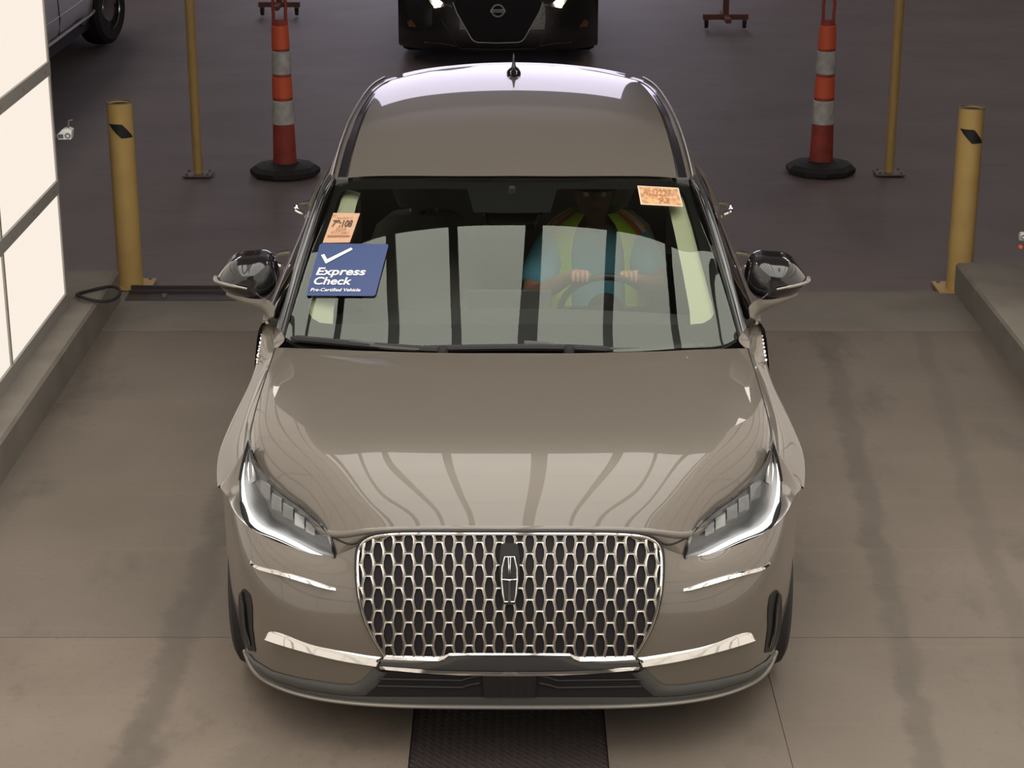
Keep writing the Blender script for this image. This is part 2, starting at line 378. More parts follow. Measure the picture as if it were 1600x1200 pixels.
# ---- bonnet
hood_front = [(0,822,.118),(105,822,.125),(190,824,.145),(238,828,.162),(286,828,.20),(331,790,.315),(376,754,.45),(401,718,.585),(408,691,.70)]
hood_rear = [(0,552,1.09),(80,552,1.093),(150,551,1.105),(205,549.5,1.125),(250,548,1.15),(290,546,1.175),(325,545,1.205),(352,544,1.235),(369,544,1.26)]
A = np.array([U(*q[:2], y=q[2]) for q in hood_front]); B = np.array([U(*q[:2], y=q[2]) for q in hood_rear])
rows = []
for t in [0, .04, .09, .15, .22, .31, .42, .55, .7, .85, 1]:
    gc = (.28 * t + .72 * (1 - math.exp(-9 * t))) / (.28 + .72 * (1 - math.exp(-9)))
    r = []
    for j in range(9):
        wj = [1, 1, 1, 1, .97, .90, .78, .62, .48][j]
        g = wj * gc + (1 - wj) * t
        p = A[j] * (1 - t) + B[j] * t; p[2] = A[j][2] * (1 - g) + B[j][2] * g
        p[2] += .003 * wj * math.sin(math.pi * t)
        r.append(p)
    rows.append(r)
HOOD = patch(rows, 90, 60)
hood = part('hood', M['paint'], car, lambda b: b.grid(mirror(HOOD)))
# ---- front fenders: cross-sections at stations along y
st = [.70, .80, .90, 1.0, 1.1, 1.2, 1.3, 1.42]
cutp = [(408,691),(404,668),(400,645),(393,620),(385,592),(375,562),(371,540),(372,513)]
mid  = [(412,697),(411,675),(409,653),(403,628),(395,599),(385,567),(380,541),(379,514)]
crs  = [(420,725),(421,697),(419,671),(414,643),(405,611),(394,576),(388,546),(386,517)]
sil  = [(452,757),(453.5,732),(451,703),(443.5,674),(429.5,641),(411,606),(400,572),(392,530)]
rows = []
for i, y in enumerate(st):
    he = np.array([np.interp(y, HOOD[:, -1, 1], HOOD[:, -1, k]) for k in range(3)]) + np.array((.001, 0, -.001))
    P_ = [he if y <= 1.25 else U(*cutp[i], y=y), U(*mid[i], y=y), U(*crs[i], y=y), U(*sil[i], y=y)]
    s_ = P_[3]
    dz = abs(y - .78); za = .315 + math.sqrt(max(.345 ** 2 - dz ** 2, 0)) if dz < .345 else .24
    za = min(za, s_[2] - .03)
    P_.append(np.array((max(s_[0] + .002, .885 + .055 * math.exp(-((y - .90) / .2) ** 2) + .022 * max(0, (y - 1.25) / .17)), y, s_[2] * .55 + za * .45)))
    P_.append(np.array((P_[-1][0] - .012, y, za)))
    rows.append(P_)
FEN = patch(rows, 46, 36)
for sgn, G in ((1, FEN), (-1, flipx(FEN))):
    part('front_fender', M['paint'], car, lambda b: b.grid(G))
fa = [U(x, y, y=q) for x, y, q in [(404,829,.40),(419,808,.50),(424,772,.60),(421,735,.655),(414,708,.685),(409,693,.70)]]
fb = [U(x, y, y=q) for x, y, q in [(402,831,.365),(431,801,.478),(446,772,.60),(453,757,.69),(438,742,.695),(419,724,.70)]]
FILL = patch(np.stack([np.array(fa), (np.array(fa) + np.array(fb)) / 2 + np.array((.006, -.004, .004)), np.array(fb)], 1), 24, 8)
ga = [U(x, y, y=q) for x, y, q in [(212,825.5,.152),(238,828,.162),(262,828.5,.18),(286,828,.20)]]
gb = [U(x, y, y=q) for x, y, q in [(214,842,.143),(245,857,.158),(266,867,.164),(276,874,.17)]]
FILL2 = patch(np.stack([np.array(ga), (np.array(ga) + np.array(gb)) / 2 + np.array((0, -.003, .0)), np.array(gb)], 1), 14, 8)
ca = [U(x, y, y=q) for x, y, q in [(376,562,1.2),(372,540,1.3),(373,513,1.42),(372,500,1.48)]]
cb = [U(x, y, y=q) for x, y, q in [(368,546,1.25),(355,532,1.27),(361,517,1.32),(366,500,1.42)]]
FILL3 = patch(np.stack([np.array(ca), (np.array(ca) + np.array(cb)) / 2, np.array(cb)], 1), 14, 8)
da = [U(x, y, y=q) for x, y, q in [(371,541,1.3),(372,515,1.40),(369,499,1.45),(366,490,1.48)]]
db = [U(x, y, y=q) for x, y, q in [(394,540,1.36),(391,522,1.43),(390,506,1.46),(388,492,1.49)]]
FILL4 = patch(np.stack([np.array(da), (np.array(da) + np.array(db)) / 2 + np.array((.004, -.004, .004)), np.array(db)], 1), 14, 8)
for nm, G_ in (('mirror_base', FILL4), ('fender_front', FILL), ('fascia_corner', FILL2), ('cowl_corner', FILL3)):
    for GG in (G_, flipx(G_)): part(nm, M['paint'], car, lambda b: b.grid(GG))
# ---- ray casting onto the front surfaces
def bvh(*Gs):
    b = MB()
    for G in Gs: b.grid(G)
    return BVHTree.FromPolygons([Vector(v) for v in b.v], b.f)
FRONT = bvh(FAS, HOOD, FEN)
FASB = bvh(mirror(FAS)); HOODB = bvh(mirror(HOOD))
def cast(hx, py, tree=FASB, off=0.):
    o = Vector((0, CAMY, CAMH)); d = (Vector(U(hx, py, y=1.0)) - o).normalized()
    loc, n, i, dist = tree.ray_cast(o, d)
    k = 0
    while loc is None and k < 40:      # just off the rim: step towards the middle
        k += 1; d = (Vector(U(hx * (1 - .003 * k), py, y=1.0)) - o).normalized(); loc, n, i, dist = tree.ray_cast(o, d)
    if loc is None:
        loc, n, i, dist = tree.find_nearest(Vector(U(hx, py, y=.3)))
    if n.dot(d) > 0: n = -n
    return np.array(loc + n * off), np.array(n)
def ribbon(up, lo, n=40, h=.008, tree=FASB, sub=6, base=.001):
    """raised strip between an upper and a lower pixel outline, crowned by h"""
    def rs(c):
        c = np.array([(a, b, 0) for a, b in c], float); return spl(c, n)
    u_, l_ = rs(up), rs(lo); G = []
    for i in range(n):
        row = []
        for k in range(sub + 1):
            t = k / sub; p = u_[i] * (1 - t) + l_[i] * t; hh = base + h * float(np.interp(t, [0, .12, .8, .93, 1], [0, .25, 1, .8, 0]))
            e = min(1, min(i, n - 1 - i) / 2.); q, nn = cast(p[0], p[1], tree, base + (hh - base) * e); row.append(q)
        G.append(row)
    return np.array(G)
def both(name, m, parent, G):
    for GG in (G, flipx(G)): part(name, m, parent, lambda b: b.grid(GG))

# ---- grille
gr_out = [(0,835),(100,835),(180,836),(203,838.5),(218,843),(228,851),(233.5,863),(235.5,880),(235.5,900),(233,928),(227,957),(216,985),(203,1008),(193,1023)]
gr_bot = [(150,1025.5),(109,1026),(101,1023),(94,1019.5),(50,1019.5),(0,1019.5)]
grl = part('grille', M['void'], car, lambda b: None)
bpy.data.objects.remove(grl)
def poly_full(h): return [(x, y) for x, y in h] + [(-x, y) for x, y in h[::-1]]
def fill_patch(left_fn, y0, y1, ny=40, nx=40, off=.004, tree=FASB):
    G = []
    for i in range(ny + 1):
        py = y0 + (y1 - y0) * i / ny; hw = left_fn(py)
        G.append([cast(-hw + 2 * hw * j / nx, py, tree, off)[0] for j in range(nx + 1)])
    return np.array(G)
def hw_grille(py):
    pts = gr_out[2:]; 
    ys = [p[1] for p in pts]; xs_ = [p[0] for p in pts]
    return float(np.interp(py, ys, xs_))
grille = part('grille', M['void'], car, lambda b: b.grid(fill_patch(hw_grille, 836, 1023)))
def inside(x, y): return 835.5 < y < 1025 and abs(x) < hw_grille(y) - .5 and not (abs(x) < 96 and y > 1020)
def clampg(x, y):
    y = min(max(y, 836.5), 1024.0); hw = hw_grille(y) - 1.0
    x = max(-hw, min(hw, x))
    if abs(x) < 98: y = min(y, 1020)
    return x, y
def lattice(b):
    px, rowh = 15.65, 35.2
    for c in range(-16, 17):
        x0 = c * px
        for r in range(-1, 7):
            y0 = 847 + r * rowh + (rowh / 2 if c % 2 else 0) + .00022 * x0 * x0 * -12 * 0
            k = 1.0
            cw = 15.65
            # hexagonal cell border and opening (pixels)
            hexo = [(-.31, -.5), (.31, -.5), (.69, 0), (.31, .5), (-.31, .5), (-.69, 0)]
            ring = []
            inn = [(-.19, -.45), (.19, -.45), (.27, -.40), (.44, -.12), (.44, .12), (.27, .40), (.19, .45), (-.19, .45), (-.27, .40), (-.44, .12), (-.44, -.12), (-.27, -.40)]
            out = [(-.20, -.5), (.20, -.5), (.40, -.5), (.62, -.10), (.62, .10), (.40, .5), (.20, .5), (-.20, .5), (-.40, .5), (-.62, .10), (-.62, -.10), (-.40, -.5)]
            pin = [(x0 + a * cw, y0 + d * rowh) for a, d in inn]; pout = [(x0 + a * cw * 1.02, y0 + d * rowh) for a, d in out]
            if sum(inside(*p) for p in pin) < 3: continue
            pin = [clampg(*p) for p in pin]; pout = [clampg(*p) for p in pout]
            V = []; n = len(pin)
            for p in pin: V.append(cast(*p, FASB, .003)[0])
            for p in pin: V.append(cast(*p, FASB, .0130)[0])
            for p, q in zip(pin, pout): V.append(cast(p[0] * .6 + q[0] * .4, p[1] * .6 + q[1] * .4, FASB, .0125)[0])
            for p in pout: V.append(cast(*p, FASB, .0105)[0])
            fs = []
            for l in range(3):
                for i in range(n):
                    fs.append((l * n + i, l * n + (i + 1) % n, (l + 1) * n + (i + 1) % n, (l + 1) * n + i))
            b.add(V, fs)
lat = part('grille_mesh', M['satin'], grille, lattice, ang=25, normals=False); lat['label'] = 'satin silver hexagonal grille mesh'
fr_pts = spl(np.array([(a, b, 0) for a, b in gr_out], float), 60)
fl = [cast(p[0], p[1], FASB, .008)[0] for p in fr_pts]
full = [p * np.array((-1, 1, 1)) for p in fl[::-1]] + fl[1:]
part('grille_surround', M['chrome'], grille, lambda b: b.tube(full, .0055, 8))
part('grille_shadow_gap', M['black'], grille, lambda b: b.tube([p + np.array((0, .004, .004 if True else 0)) + (p - np.array((0, .1, .5))) * np.array((.012, 0, .012)) for p in full], .005, 6))
# bottom chrome sill of the grille, with the raised step in the middle
sill_u = [(193,1021.5),(150,1023),(109,1023.5),(101,1021),(94,1017.5),(50,1017.2),(0,1017.2)]
sill_l = [(196,1027.5),(150,1029.5),(109,1030),(101,1026.5),(94,1021),(50,1020.2),(0,1020)]
def lin(c, n):
    c = np.array(c, float); t = np.linspace(0, 1, len(c)); x = np.linspace(0, 1, n); return np.stack([np.interp(x, t, c[:, 0]), np.interp(x, t, c[:, 1])], 1)
def ribbon_lin(up, lo, n, h, base, tree=FASB, sub=4):
    u_, l_ = lin(up, n), lin(lo, n)
    return np.array([[cast(*(u_[i] * (1 - k / sub) + l_[i] * k / sub), tree, base + h * (float(np.interp(k / sub, [0, .12, .8, .93, 1], [0, .25, 1, .8, 0])) if h > .0055 and sub == 8 else math.sin(math.pi * k / sub) ** .6))[0] for k in range(sub + 1)] for i in range(n)])
both('grille_sill', M['chrome'], grille, ribbon_lin(sill_u, sill_l, 61, .008, .010, sub=8))
# ---- emblem
emb = part('emblem', M['black'], grille, lambda b: b.prism([cast(x, y, FASB, .010)[0] for x, y in
      [(-13,852),(-9,849),(9,849),(13,852),(15.5,870),(15.5,895),(13,925),(10,940),(7,943),(-7,943),(-10,940),(-13,925),(-15.5,895),(-15.5,870)]], (0, -.016, .006)), ang=50)
emb['label'] = 'black badge plate with chrome star emblem'
def emb_pt(x, y, o): return cast(x, y, FASB, .0)[0] + np.array((0, -.0295 - o, .009))
def emblem_lines(b):
    fr = [(-7.5,868),(7.5,868),(11.5,885),(12.2,903),(10.2,925),(8,938),(-8,938),(-10.2,925),(-12.2,903),(-11.5,885)]
    b.tube([emb_pt(x, y, 0) for x, y in fr], .0021, 6, closed=True)
    b.tube([emb_pt(-1.8, 868, 0), emb_pt(-1.2, 885, 0), emb_pt(-1.6, 902, 0)], .0018, 6)
    b.tube([emb_pt(1.8, 868, 0), emb_pt(1.2, 885, 0), emb_pt(1.6, 902, 0)], .0018, 6)
    b.tube([emb_pt(-12, 903, 0), emb_pt(0, 903.5, .001), emb_pt(12, 903, 0)], .0021, 6)
    b.prism([emb_pt(-1.6, 905, 0), emb_pt(1.6, 905, 0), emb_pt(2.4, 937, 0), emb_pt(-2.4, 937, 0)], (0, -.003, 0))
star = part('emblem_star', M['chrome'], grille, emblem_lines)
# ---- chrome strips on the fascia
st_u = [(405,876),(396,882.5),(367,890.5),(331,900),(296,911),(272,919.5)]
st_l = [(405,877.5),(394,888.5),(366,899),(331,909),(296,919),(271,924)]
both('upper_chrome_strip', M['chrome'], car, ribbon(st_u, st_l, 40, .013, sub=10))
lo_u = [(382,992),(377,988.5),(325,1002.5),(269,1016.5),(230,1023),(196,1027.5),(150,1032),(90,1034),(0,1035)]
lo_l = [(381,996),(374,1000.5),(325,1015.5),(269,1029.5),(215,1039),(157,1044.5),(110,1047.5),(60,1050.5),(0,1052)]
LB = ribbon(lo_u[:6], [(381,996),(374,1000.5),(325,1015.5),(269,1029.5),(230,1036.5),(200,1041)], 50, .016, sub=10)
both('lower_chrome_strip', M['chrome'], car, LB)
GB = ribbon_lin([(200,1028),(150,1030),(100,1027),(94,1021),(0,1020.5)], [(200,1041),(150,1045),(100,1047),(50,1048),(0,1048.5)], 41, .004, .010, sub=6)
both('bumper_bar', M['darkchrome'], car, GB)
both('bumper_bar_edge', M['chrome'], car, ribbon([(202,1037.5),(150,1041),(100,1044),(50,1045.2),(0,1045.5)], [(200,1042),(150,1046.5),(100,1049.8),(50,1051.3),(0,1052)], 41, .005, base=.014, sub=4))
# ---- lower intake and skirt
def hw_int(py): return float(np.interp(py, [1046, 1088], [212, 232]))
intake = part('lower_intake', M['void'], car, lambda b: b.grid(fill_patch(hw_int, 1047, 1089, 12, 40, .003)))
for (za, ys2) in ((1060, 0), (1071, 0)):
    for sg in (1, -1):
        pl = [cast(sg * x, y, FASB, .006)[0] for x, y in [(205, za - 1), (150, za), (75, za + 1), (62, za - 3), (46, za - 6)]]
        part('intake_slat', M['black'], intake, lambda b: b.tube(pl, .004, 6))
part('sensor_panel', M['gloss_black'], intake, lambda b: b.prism([cast(x, y, FASB, .004)[0] for x, y in [(-42,1052),(42,1052),(40,1087),(-40,1087)]], (0, -.006, 0)))
sk_u = [(412,1016),(399,1032),(371,1049),(325,1060.5),(270,1069),(246,1070),(235,1066),(222,1054),(211,1043)]
sk_l = [(408,1024),(392,1047),(365,1064),(323,1077),(270,1085),(243,1087),(225,1086),(208,1072),(190,1050)]
both('skirt_frame', M['trim_grey'], car, ribbon_lin(sk_u, sk_l, 60, .008, .003))
lp = spl(np.array([(0,1103.5,0),(105,1103,0),(185,1101,0),(262,1095.5,0),(325,1084.5,0),(368,1069.5,0),(398,1049,0),(413,1017,0)], float), 50)
lpp = [cast(p[0], p[1], FASB, .005)[0] for p in lp]; lpp = [p * np.array((-1, 1, 1)) for p in lpp[::-1]] + lpp[1:]
sk2_u = [(0,1088),(110,1088),(205,1088),(243,1087),(270,1085.5),(323,1077),(365,1064),(392,1047),(408,1024)]
sk2_l = [(0,1101),(110,1100.5),(190,1098.5),(255,1094),(320,1083),(366,1068.5),(396,1050),(411,1022),(413,1019)]
both('front_lip', M['trim_grey'], car, ribbon_lin(sk2_u, sk2_l, 60, .001, .004))
part('lip_edge', M['lip'], car, lambda b: b.tube(lpp, .007, 8))
# ---- air curtain grooves at the bumper corners
gv_u = [(417,921),(423,930),(424,950),(421,980),(415,1003),(408,1017)]
gv_l = [(414,921),(405,930),(402,950),(402,980),(399,1003),(397,1019)]
both('air_curtain', M['black'], car, ribbon_lin(gv_u, gv_l, 30, -.001, .0025))
gf = [cast(x, y, FASB, .006)[0] for x, y in [(417,925),(413,950),(410,980),(404,1010)]]
for sg in (1, -1): part('air_curtain_fin', M['gloss_black'], car, lambda b: b.tube([p * np.array((sg, 1, 1)) for p in spl(gf, 14)], .006, 8))
# ---- seams (bonnet to fascia, fascia to fender, bonnet to fender)
def seam(name, pts, tree, r=.0028, off=.0, n=30):
    c = spl(np.array([(a, b, 0) for a, b in pts], float), n); q = [cast(p[0], p[1], tree, off)[0] for p in c]
    for sg in (1, -1): part(name, M['black'], car, lambda b: b.tube([p * np.array((sg, 1, 1)) for p in q], r, 6))
ed = [U(*q[:2], y=q[2]) for q in hood_front[3:5]]
HE = [HOOD[0, k] for k in range(0, 60)]
part('hood_lip', M['paint'], car, lambda b: b.tube([p * np.array((-1, 1, 1)) + np.array((0, .003, -.0105)) for p in HE[:36][::-1]] + [p + np.array((0, .003, -.0105)) for p in HE[1:36]], [.0115] * 71, 14))
part('hood_seam', M['black'], car, lambda b: b.tube([p * np.array((-1, 1, 1)) - np.array((0, -.006, .024)) for p in HE[:28][::-1]] + [p - np.array((0, -.006, .024)) for p in HE[1:28]], .006, 6))
seam('hood_seam', [(232,843),(240,849),(252,850),(266,845),(281,838)], bvh(mirror(np.concatenate([FILL2], 1))), r=.003, n=16)
for sg in (1, -1): part('fender_seam', M['black'], car, lambda b: b.tube([HOOD[i, -1] * np.array((sg, 1, 1)) for i in range(90)], .0022, 6))
for sg in (1, -1): part('bumper_seam', M['black'], car, lambda b: b.tube([p * np.array((sg, 1, 1)) for p in spl([U(424,746,y=.665), U(436,751,y=.67), U(452,757,y=.70)], 10)], .0022, 6))

# ---- headlights: housing surface between the bonnet edge and the fascia edge
hl_up = [(272.5,872),(281,840),(298,816),(331,789),(376,753),(401,717),(406,703),(408.5,690)]
hl_lo = [(272.5,873.5),(300,871),(337,858),(376,841.5),(404,829),(419,808),(424,772),(420,733),(414,708),(408.5,690)]
def dhl(hx, py):
    return float(np.interp(hx, [265, 300, 340, 376, 400, 412, 425], [.165, .215, .29, .385, .49, .56, .62]) + (860 - py) * .00035)
def rs2(c, n):
    return spl(np.array([(a, b, 0) for a, b in c], float), n)
NH = 44
def hl_grid(bulge, off, t0=0., t1=1., n=NH, sub=10):
    u_, l_ = rs2(hl_up, n), rs2(hl_lo, n); G = []
    for i in range(n):
        row = []
        pu = U(u_[i][0], u_[i][1], y=dhl(u_[i][0], u_[i][1])); pl_ = U(l_[i][0], l_[i][1], y=dhl(l_[i][0], l_[i][1]))
        for k in range(sub + 1):
            t = t0 + (t1 - t0) * k / sub
            q = u_[i] * (1 - t) + l_[i] * t
            p = U(q[0], q[1], y=dhl(q[0], q[1]) - bulge * math.sin(math.pi * t) * min(1, 2 * math.sin(math.pi * i / (n - 1))) - off)
            row.append(p)
        G.append(row)
    return np.array(G)
HLB = hl_grid(0, -.02); LENS = hl_grid(.018, .004); DRL = hl_grid(.0, -.004, .80, .92, sub=4)
hl_rim_pts = [U(p[0], p[1], y=dhl(p[0], p[1]) - .009) for p in list(rs2(hl_up, 40)) + list(rs2(hl_lo, 40))[::-1][1:-1]]
for sg in (1, -1):
    f = (lambda G: G) if sg > 0 else flipx
    h = part('headlight', M['lamp_house'], car, lambda b: b.grid(f(HLB)))
    h['label'] = 'swept lit headlight'
    part('running_light', M['drl'], h, lambda b: b.grid(f(DRL[2:-6])))
    part('lens', M['lens'], h, lambda b: b.grid(f(LENS)))
    part('bezel', M['gloss_black'], h, lambda b: b.tube([p * np.array((sg, 1, 1)) for p in hl_rim_pts], .0055, 6, closed=True))
    part('chrome_spear', M['chrome'], h, lambda b: b.grid(f(hl_grid(.0, -.006, .25, .6)[-13:-1])))
    for k, (hx, py, w_, h_) in enumerate([(312,828,14,16),(329,816,15,19),(347,802,16,21),(365,788,16,23),(383,768,16,25)]):
        poly = [U(x, y, y=dhl(x, y) + .004) * np.array((sg, 1, 1)) for x, y in [(hx - w_ / 2, py - h_ / 2 + 5), (hx + w_ / 2, py - h_ / 2 - 4), (hx + w_ / 2, py + h_ / 2 - 5), (hx - w_ / 2, py + h_ / 2 + 2)]]
        part('projector_module', M['lamp_mod'], h, lambda b: b.prism(poly, (0, .012, 0)), smooth=False)

# ---- windscreen, cowl, wipers
wb = [(0,552,1.120),(110,551,1.132),(205,548,1.159),(285,543,1.197),(332,538,1.228),(354,527,1.252)]
wt = [(0,279,1.865),(85,279,1.873),(160,279,1.894),(215,279,1.920),(250,279.5,1.942),(274,280,1.962)]
WB = np.array([U(*q[:2], y=q[2]) for q in wb]); WT = np.array([U(*q[:2], y=q[2]) for q in wt])
def ws_rows(tmin=0., tmax=1., n=7, off=0.):
    R_ = []
    for t in np.linspace(tmin, tmax, n):
        r = []
        for j in range(6):
            p = WB[j] * (1 - t) + WT[j] * t; e = .033 * 4 * t * (1 - t) * [1, .98, .91, .80, .68, .58][j]
            nrm = np.array((0, -.45, .89)); p = p + nrm * (e + off); r.append(p)
        R_.append(r)
    return np.array(R_)
WS = patch(ws_rows(), 40, 40)
WSB = bvh(mirror(WS))
ws = part('windshield', M['windshield'], car, lambda b: b.grid(mirror(WS))); ws['label'] = 'greenish windscreen with dark border'
# printed black border inside the glass: outline of the clear area with rounded corners
def frit(b):
    clear = [(0,505),(150,505),(280,505),(300,503),(312,496),(318,486),(316,470),(300,410),(283,345),(272,305),(266,298),(255,294),(140,293),(70,293),(60,330),(0,331)]
    edge  = [(0,553),(150,552),(280,547),(315,544),(340,540),(356,528),(350,505),(328,420),(303,350),(284,300),(280,285),(270,281),(140,280),(70,280),(40,280),(0,280)]
    n = 120; c = lin(clear, n); e = lin(edge, n); G = []
    for i in range(n):
        G.append([cast(*(c[i] * (1 - k / 6) + e[i] * k / 6), WSB, -.006)[0] for k in range(7)])
    G = np.array(G); b.grid(G); b.grid(flipx(G))
part('glass_border', M['frit'], ws, frit)
part('cowl', M['black'], car, lambda b: b.grid(mirror(patch([[U(q[0] * .995, q[1] + 1, y=q[2] - .015) - np.array((0, 0, .012)) for q in wb], [U(q[0], q[1], y=q[2]) + np.array((0, .05, -.004)) for q in wb]], 4, 40))))
def wiper(pts, blade, name='wiper'):
    q = [cast(x, y, WSB, .012)[0] for x, y in blade]; q = spl(q, 24)
    wroot = part(name, M['black'], car, lambda b: b.tube(q, [.005] + [.0125] * 22 + [.004], 8))
    a = spl([cast(x, y, WSB, .015)[0] for x, y in pts], 16)
    part('wiper_arm', M['trim_grey'], wroot, lambda b: b.tube(a, list(np.linspace(.007, .011, 16)), 8))
    c = cast(*pts[0], WSB, .018)[0]
    part('wiper_hub', M['black'], wroot, lambda b: b.lathe([(0, .012), (.014, .010), (.019, 0), (.020, -.03)], 14, c))
wiper([(-160,551),(-200,546),(-250,538)], [(-346,532),(-290,537),(-225,543),(-150,551)])
wiper([(90,549),(60,543),(20,541)], [(-150,549),(-60,547),(20,546),(100,547),(245,550)])
part('wiper_tray', M['trim_grey'], car, lambda b: b.grid(ribbon_lin([(20,539),(60,541),(120,545),(200,547)], [(20,548),(60,550),(120,551),(200,550)], 14, .006, .012, WSB)))

# ---- roof
ry = np.array([1.86, 2.1, 2.4, 2.8, 3.2, 3.5, 3.75]); rz = np.array([1.368, 1.407, 1.443, 1.467, 1.472, 1.461, 1.437])
def zroof(y):
    return float(np.interp(y, np.linspace(1.86, 3.75, 60), spl(np.stack([ry, rz, ry * 0], 1), 60)[:, 1]))
RS = [1.95, 2.2, 2.5, 2.8, 3.1, 3.35, 3.55, 3.70]
xi = [.602, .602, .597, .589, .575, .553, .525, .49]; xo = [.642, .640, .633, .623, .606, .583, .554, .52]; xs2 = [.690, .682, .670, .656, .634, .606, .572, .54]
rows = []
for k, y in enumerate(RS):
    r = []
    for fx, dz, dy in ((0, 0, -.09), (.3, .003, -.085), (.55, .010, -.065), (.78, .022, -.035), (.92, .034, -.012), (1, .043, 0)):
        yy = y + (dy if k == 0 else dy * .0); fwd = max(0, (y - 3.3) / .4)
        yy = yy + fwd * .10 * (1 - fx ** 2) * .8
        r.append(np.array((xi[k] * fx, yy, zroof(min(yy, 3.75)) - dz)))
    rows.append(r)
ROOF = patch(rows, 40, 24)
roof = part('roof', M['paint'], car, lambda b: b.grid(mirror(ROOF)))
RIN = np.array([r[-1] for r in rows])
def side_curve(xa, dz): return np.array([(xa[k], y, zroof(y) - dz) for k, y in enumerate(RS)])
ditch_o = side_curve(xo, .052); rail_t = side_curve([a + .012 for a in xo], .047); rail_s = side_curve(xs2, .078); rail_b = side_curve([a + .006 for a in xs2], .125)
D_ = np.stack([RIN + np.array((0, 0, -.012)), (RIN + ditch_o) / 2 + np.array((0, 0, -.016)), ditch_o + np.array((0, 0, -.006))], 1)
both('roof_ditch', M['gloss_black'], car, patch(D_, 30, 6))
both('roof_side', M['paint'], car, patch(np.stack([ditch_o, rail_t, rail_s, rail_b], 1), 30, 12))
for sg in (1, -1):
    part('roof_rail', M['satin'], car, lambda b: b.tube([p * np.array((sg, 1, 1)) + np.array((sg * .004, 0, .010)) for p in spl(rail_t[:-1], 30)], .006, 8))
    part('window_trim', M['chrome'], car, lambda b: b.tube([p * np.array((sg, 1, 1)) + np.array((sg * .004, 0, 0)) for p in spl(rail_b, 30)], .004, 6))
    part('roof_cap', M['trim_grey'], car, lambda b: b.box(sg * .622 - .022, sg * .622 + .022, 1.93, 1.965, 1.318, 1.338))
# rear spoiler
sp0 = np.array([r[-0] for r in ROOF[-1:]])[0]; 
tail = np.stack([ROOF[-1], ROOF[-1] + np.array((0, .10, -.013)), ROOF[-1] + np.array((0, .17, -.025)), ROOF[-1] + np.array((0, .175, -.045))], 0)
tail[1:, :, 0] *= 1.03
part('rear_spoiler', M['paint'], car, lambda b: b.grid(mirror(patch(tail, 10, 24))))
part('spoiler_trim', M['chrome'], car, lambda b: b.tube(list(mirror(tail[2:3])[0] + np.array((0, .004, .001))), .004, 6))
ant = part('shark_fin_antenna', M['gloss_black'], car, lambda b: b.grid(np.array([[np.array((0, 3.36, zroof(3.40))) + np.array((.031 * s_ * math.cos(a), .085 * max(s_, q_) * math.sin(a) + .05 * h_ / .085, h_)) for a in np.linspace(0, 2 * math.pi, 21)] for s_, q_, h_ in ((1.0, 1, 0), (.97, .95, .012), (.7, .85, .022), (.34, .7, .030), (.24, .5, .045), (.17, .35, .062), (.12, .2, .078), (.05, .1, .085), (.001, .01, .087))])))

# ---- A pillars
pi_ = [(354,528),(333,450),(309,368),(289,310),(275,281)]; po_ = [(361,519),(339,440),(315,360),(296,303),(281,276.5)]; ps_ = [(367,512),(345,432),(321,352),(300,296),(288,272)]
yp = [1.252, 1.44, 1.655, 1.83, 1.962]
PI = np.array([U(*q, y=y) for q, y in zip(pi_, yp)]); PO = np.array([U(*q, y=y + .01) for q, y in zip(po_, yp)]) ; PS = np.array([U(*q, y=y + .05) for q, y in zip(ps_, yp)])
both('pillar_molding', M['gloss_black'], car, patch(np.stack([PI, (PI + PO) / 2 + np.array((0, -.006, .008)), PO], 1), 30, 8))
both('pillar', M['darkchrome'], car, patch(np.stack([PO + np.array((0, 0, .002)), (PO + PS) / 2 + np.array((.004, 0, .006)), PS, PS + np.array((-.01, .07, -.03))], 1), 30, 10))

# ---- body sides, doors, windows, tail
sy = [1.42, 1.8, 2.3, 2.8, 3.1, 3.25, 3.42, 3.6, 3.75, 4.0, 4.3, 4.46]
rows = []
for y in sy:
    k = max(0, (y - 3.6) / .9); dz = abs(y - 3.43)
    zb = .315 + math.sqrt(.36 ** 2 - dz ** 2) if dz < .36 else .24
    e = -.14 * k ** 2
    flare = .012 * math.exp(-((y - 3.43) / .4) ** 2)
    rows.append([(.848 + e, y, .955 + .02 * k), (.868 + e + flare, y, .945 + .02 * k), (.888 + e + flare, y, .88), (.906 + e + flare, y, .72), (.904 + e + flare, y, max(.5, zb + .02) if zb > .5 else .50), (.885 + e + flare, y, zb)])
SIDE = patch(rows, 90, 20)
both('body_side', M['paint'], car, SIDE)
belt = np.array([r[0] for r in rows])
top = [PS[0] + np.array((0, .06, -.02)), PS[2] + np.array((-.005, .07, -.03)), PS[4] + np.array((-.01, .07, -.05))] + [rail_b[k] for k in (1, 3, 4, 5, 6, 7)]
top = spl(top, 30); bot = spl([belt[0] + np.array((0, -.02, 0)), belt[1], belt[2], belt[3], belt[4], belt[7], belt[9] * np.array((.97, 1, 1))], 30)
both('side_window', M['sideglass'], car, np.stack([top, (top * .5 + bot * .5) + np.array((.012, 0, 0)), bot], 1))
for sg in (1, -1):
    part('belt_trim', M['chrome'], car, lambda b: b.tube([p * np.array((sg, 1, 1)) for p in bot], .006, 6))
    for yd in (2.42, 3.25):
        part('door_handle', M['chrome'], car, lambda b: b.tube(spl([(sg * .90, yd - .1, .90), (sg * .935, yd - .06, .905), (sg * .935, yd + .06, .905), (sg * .90, yd + .1, .90)], 12), .011, 8))
    for yd in (1.45, 2.55):
        part('door_seam', M['black'], car, lambda b: b.tube(spl([(sg * .888, yd, .885), (sg * .9065, yd, .72), (sg * .905, yd, .50), (sg * .885, yd, .26)], 12), .003, 6))
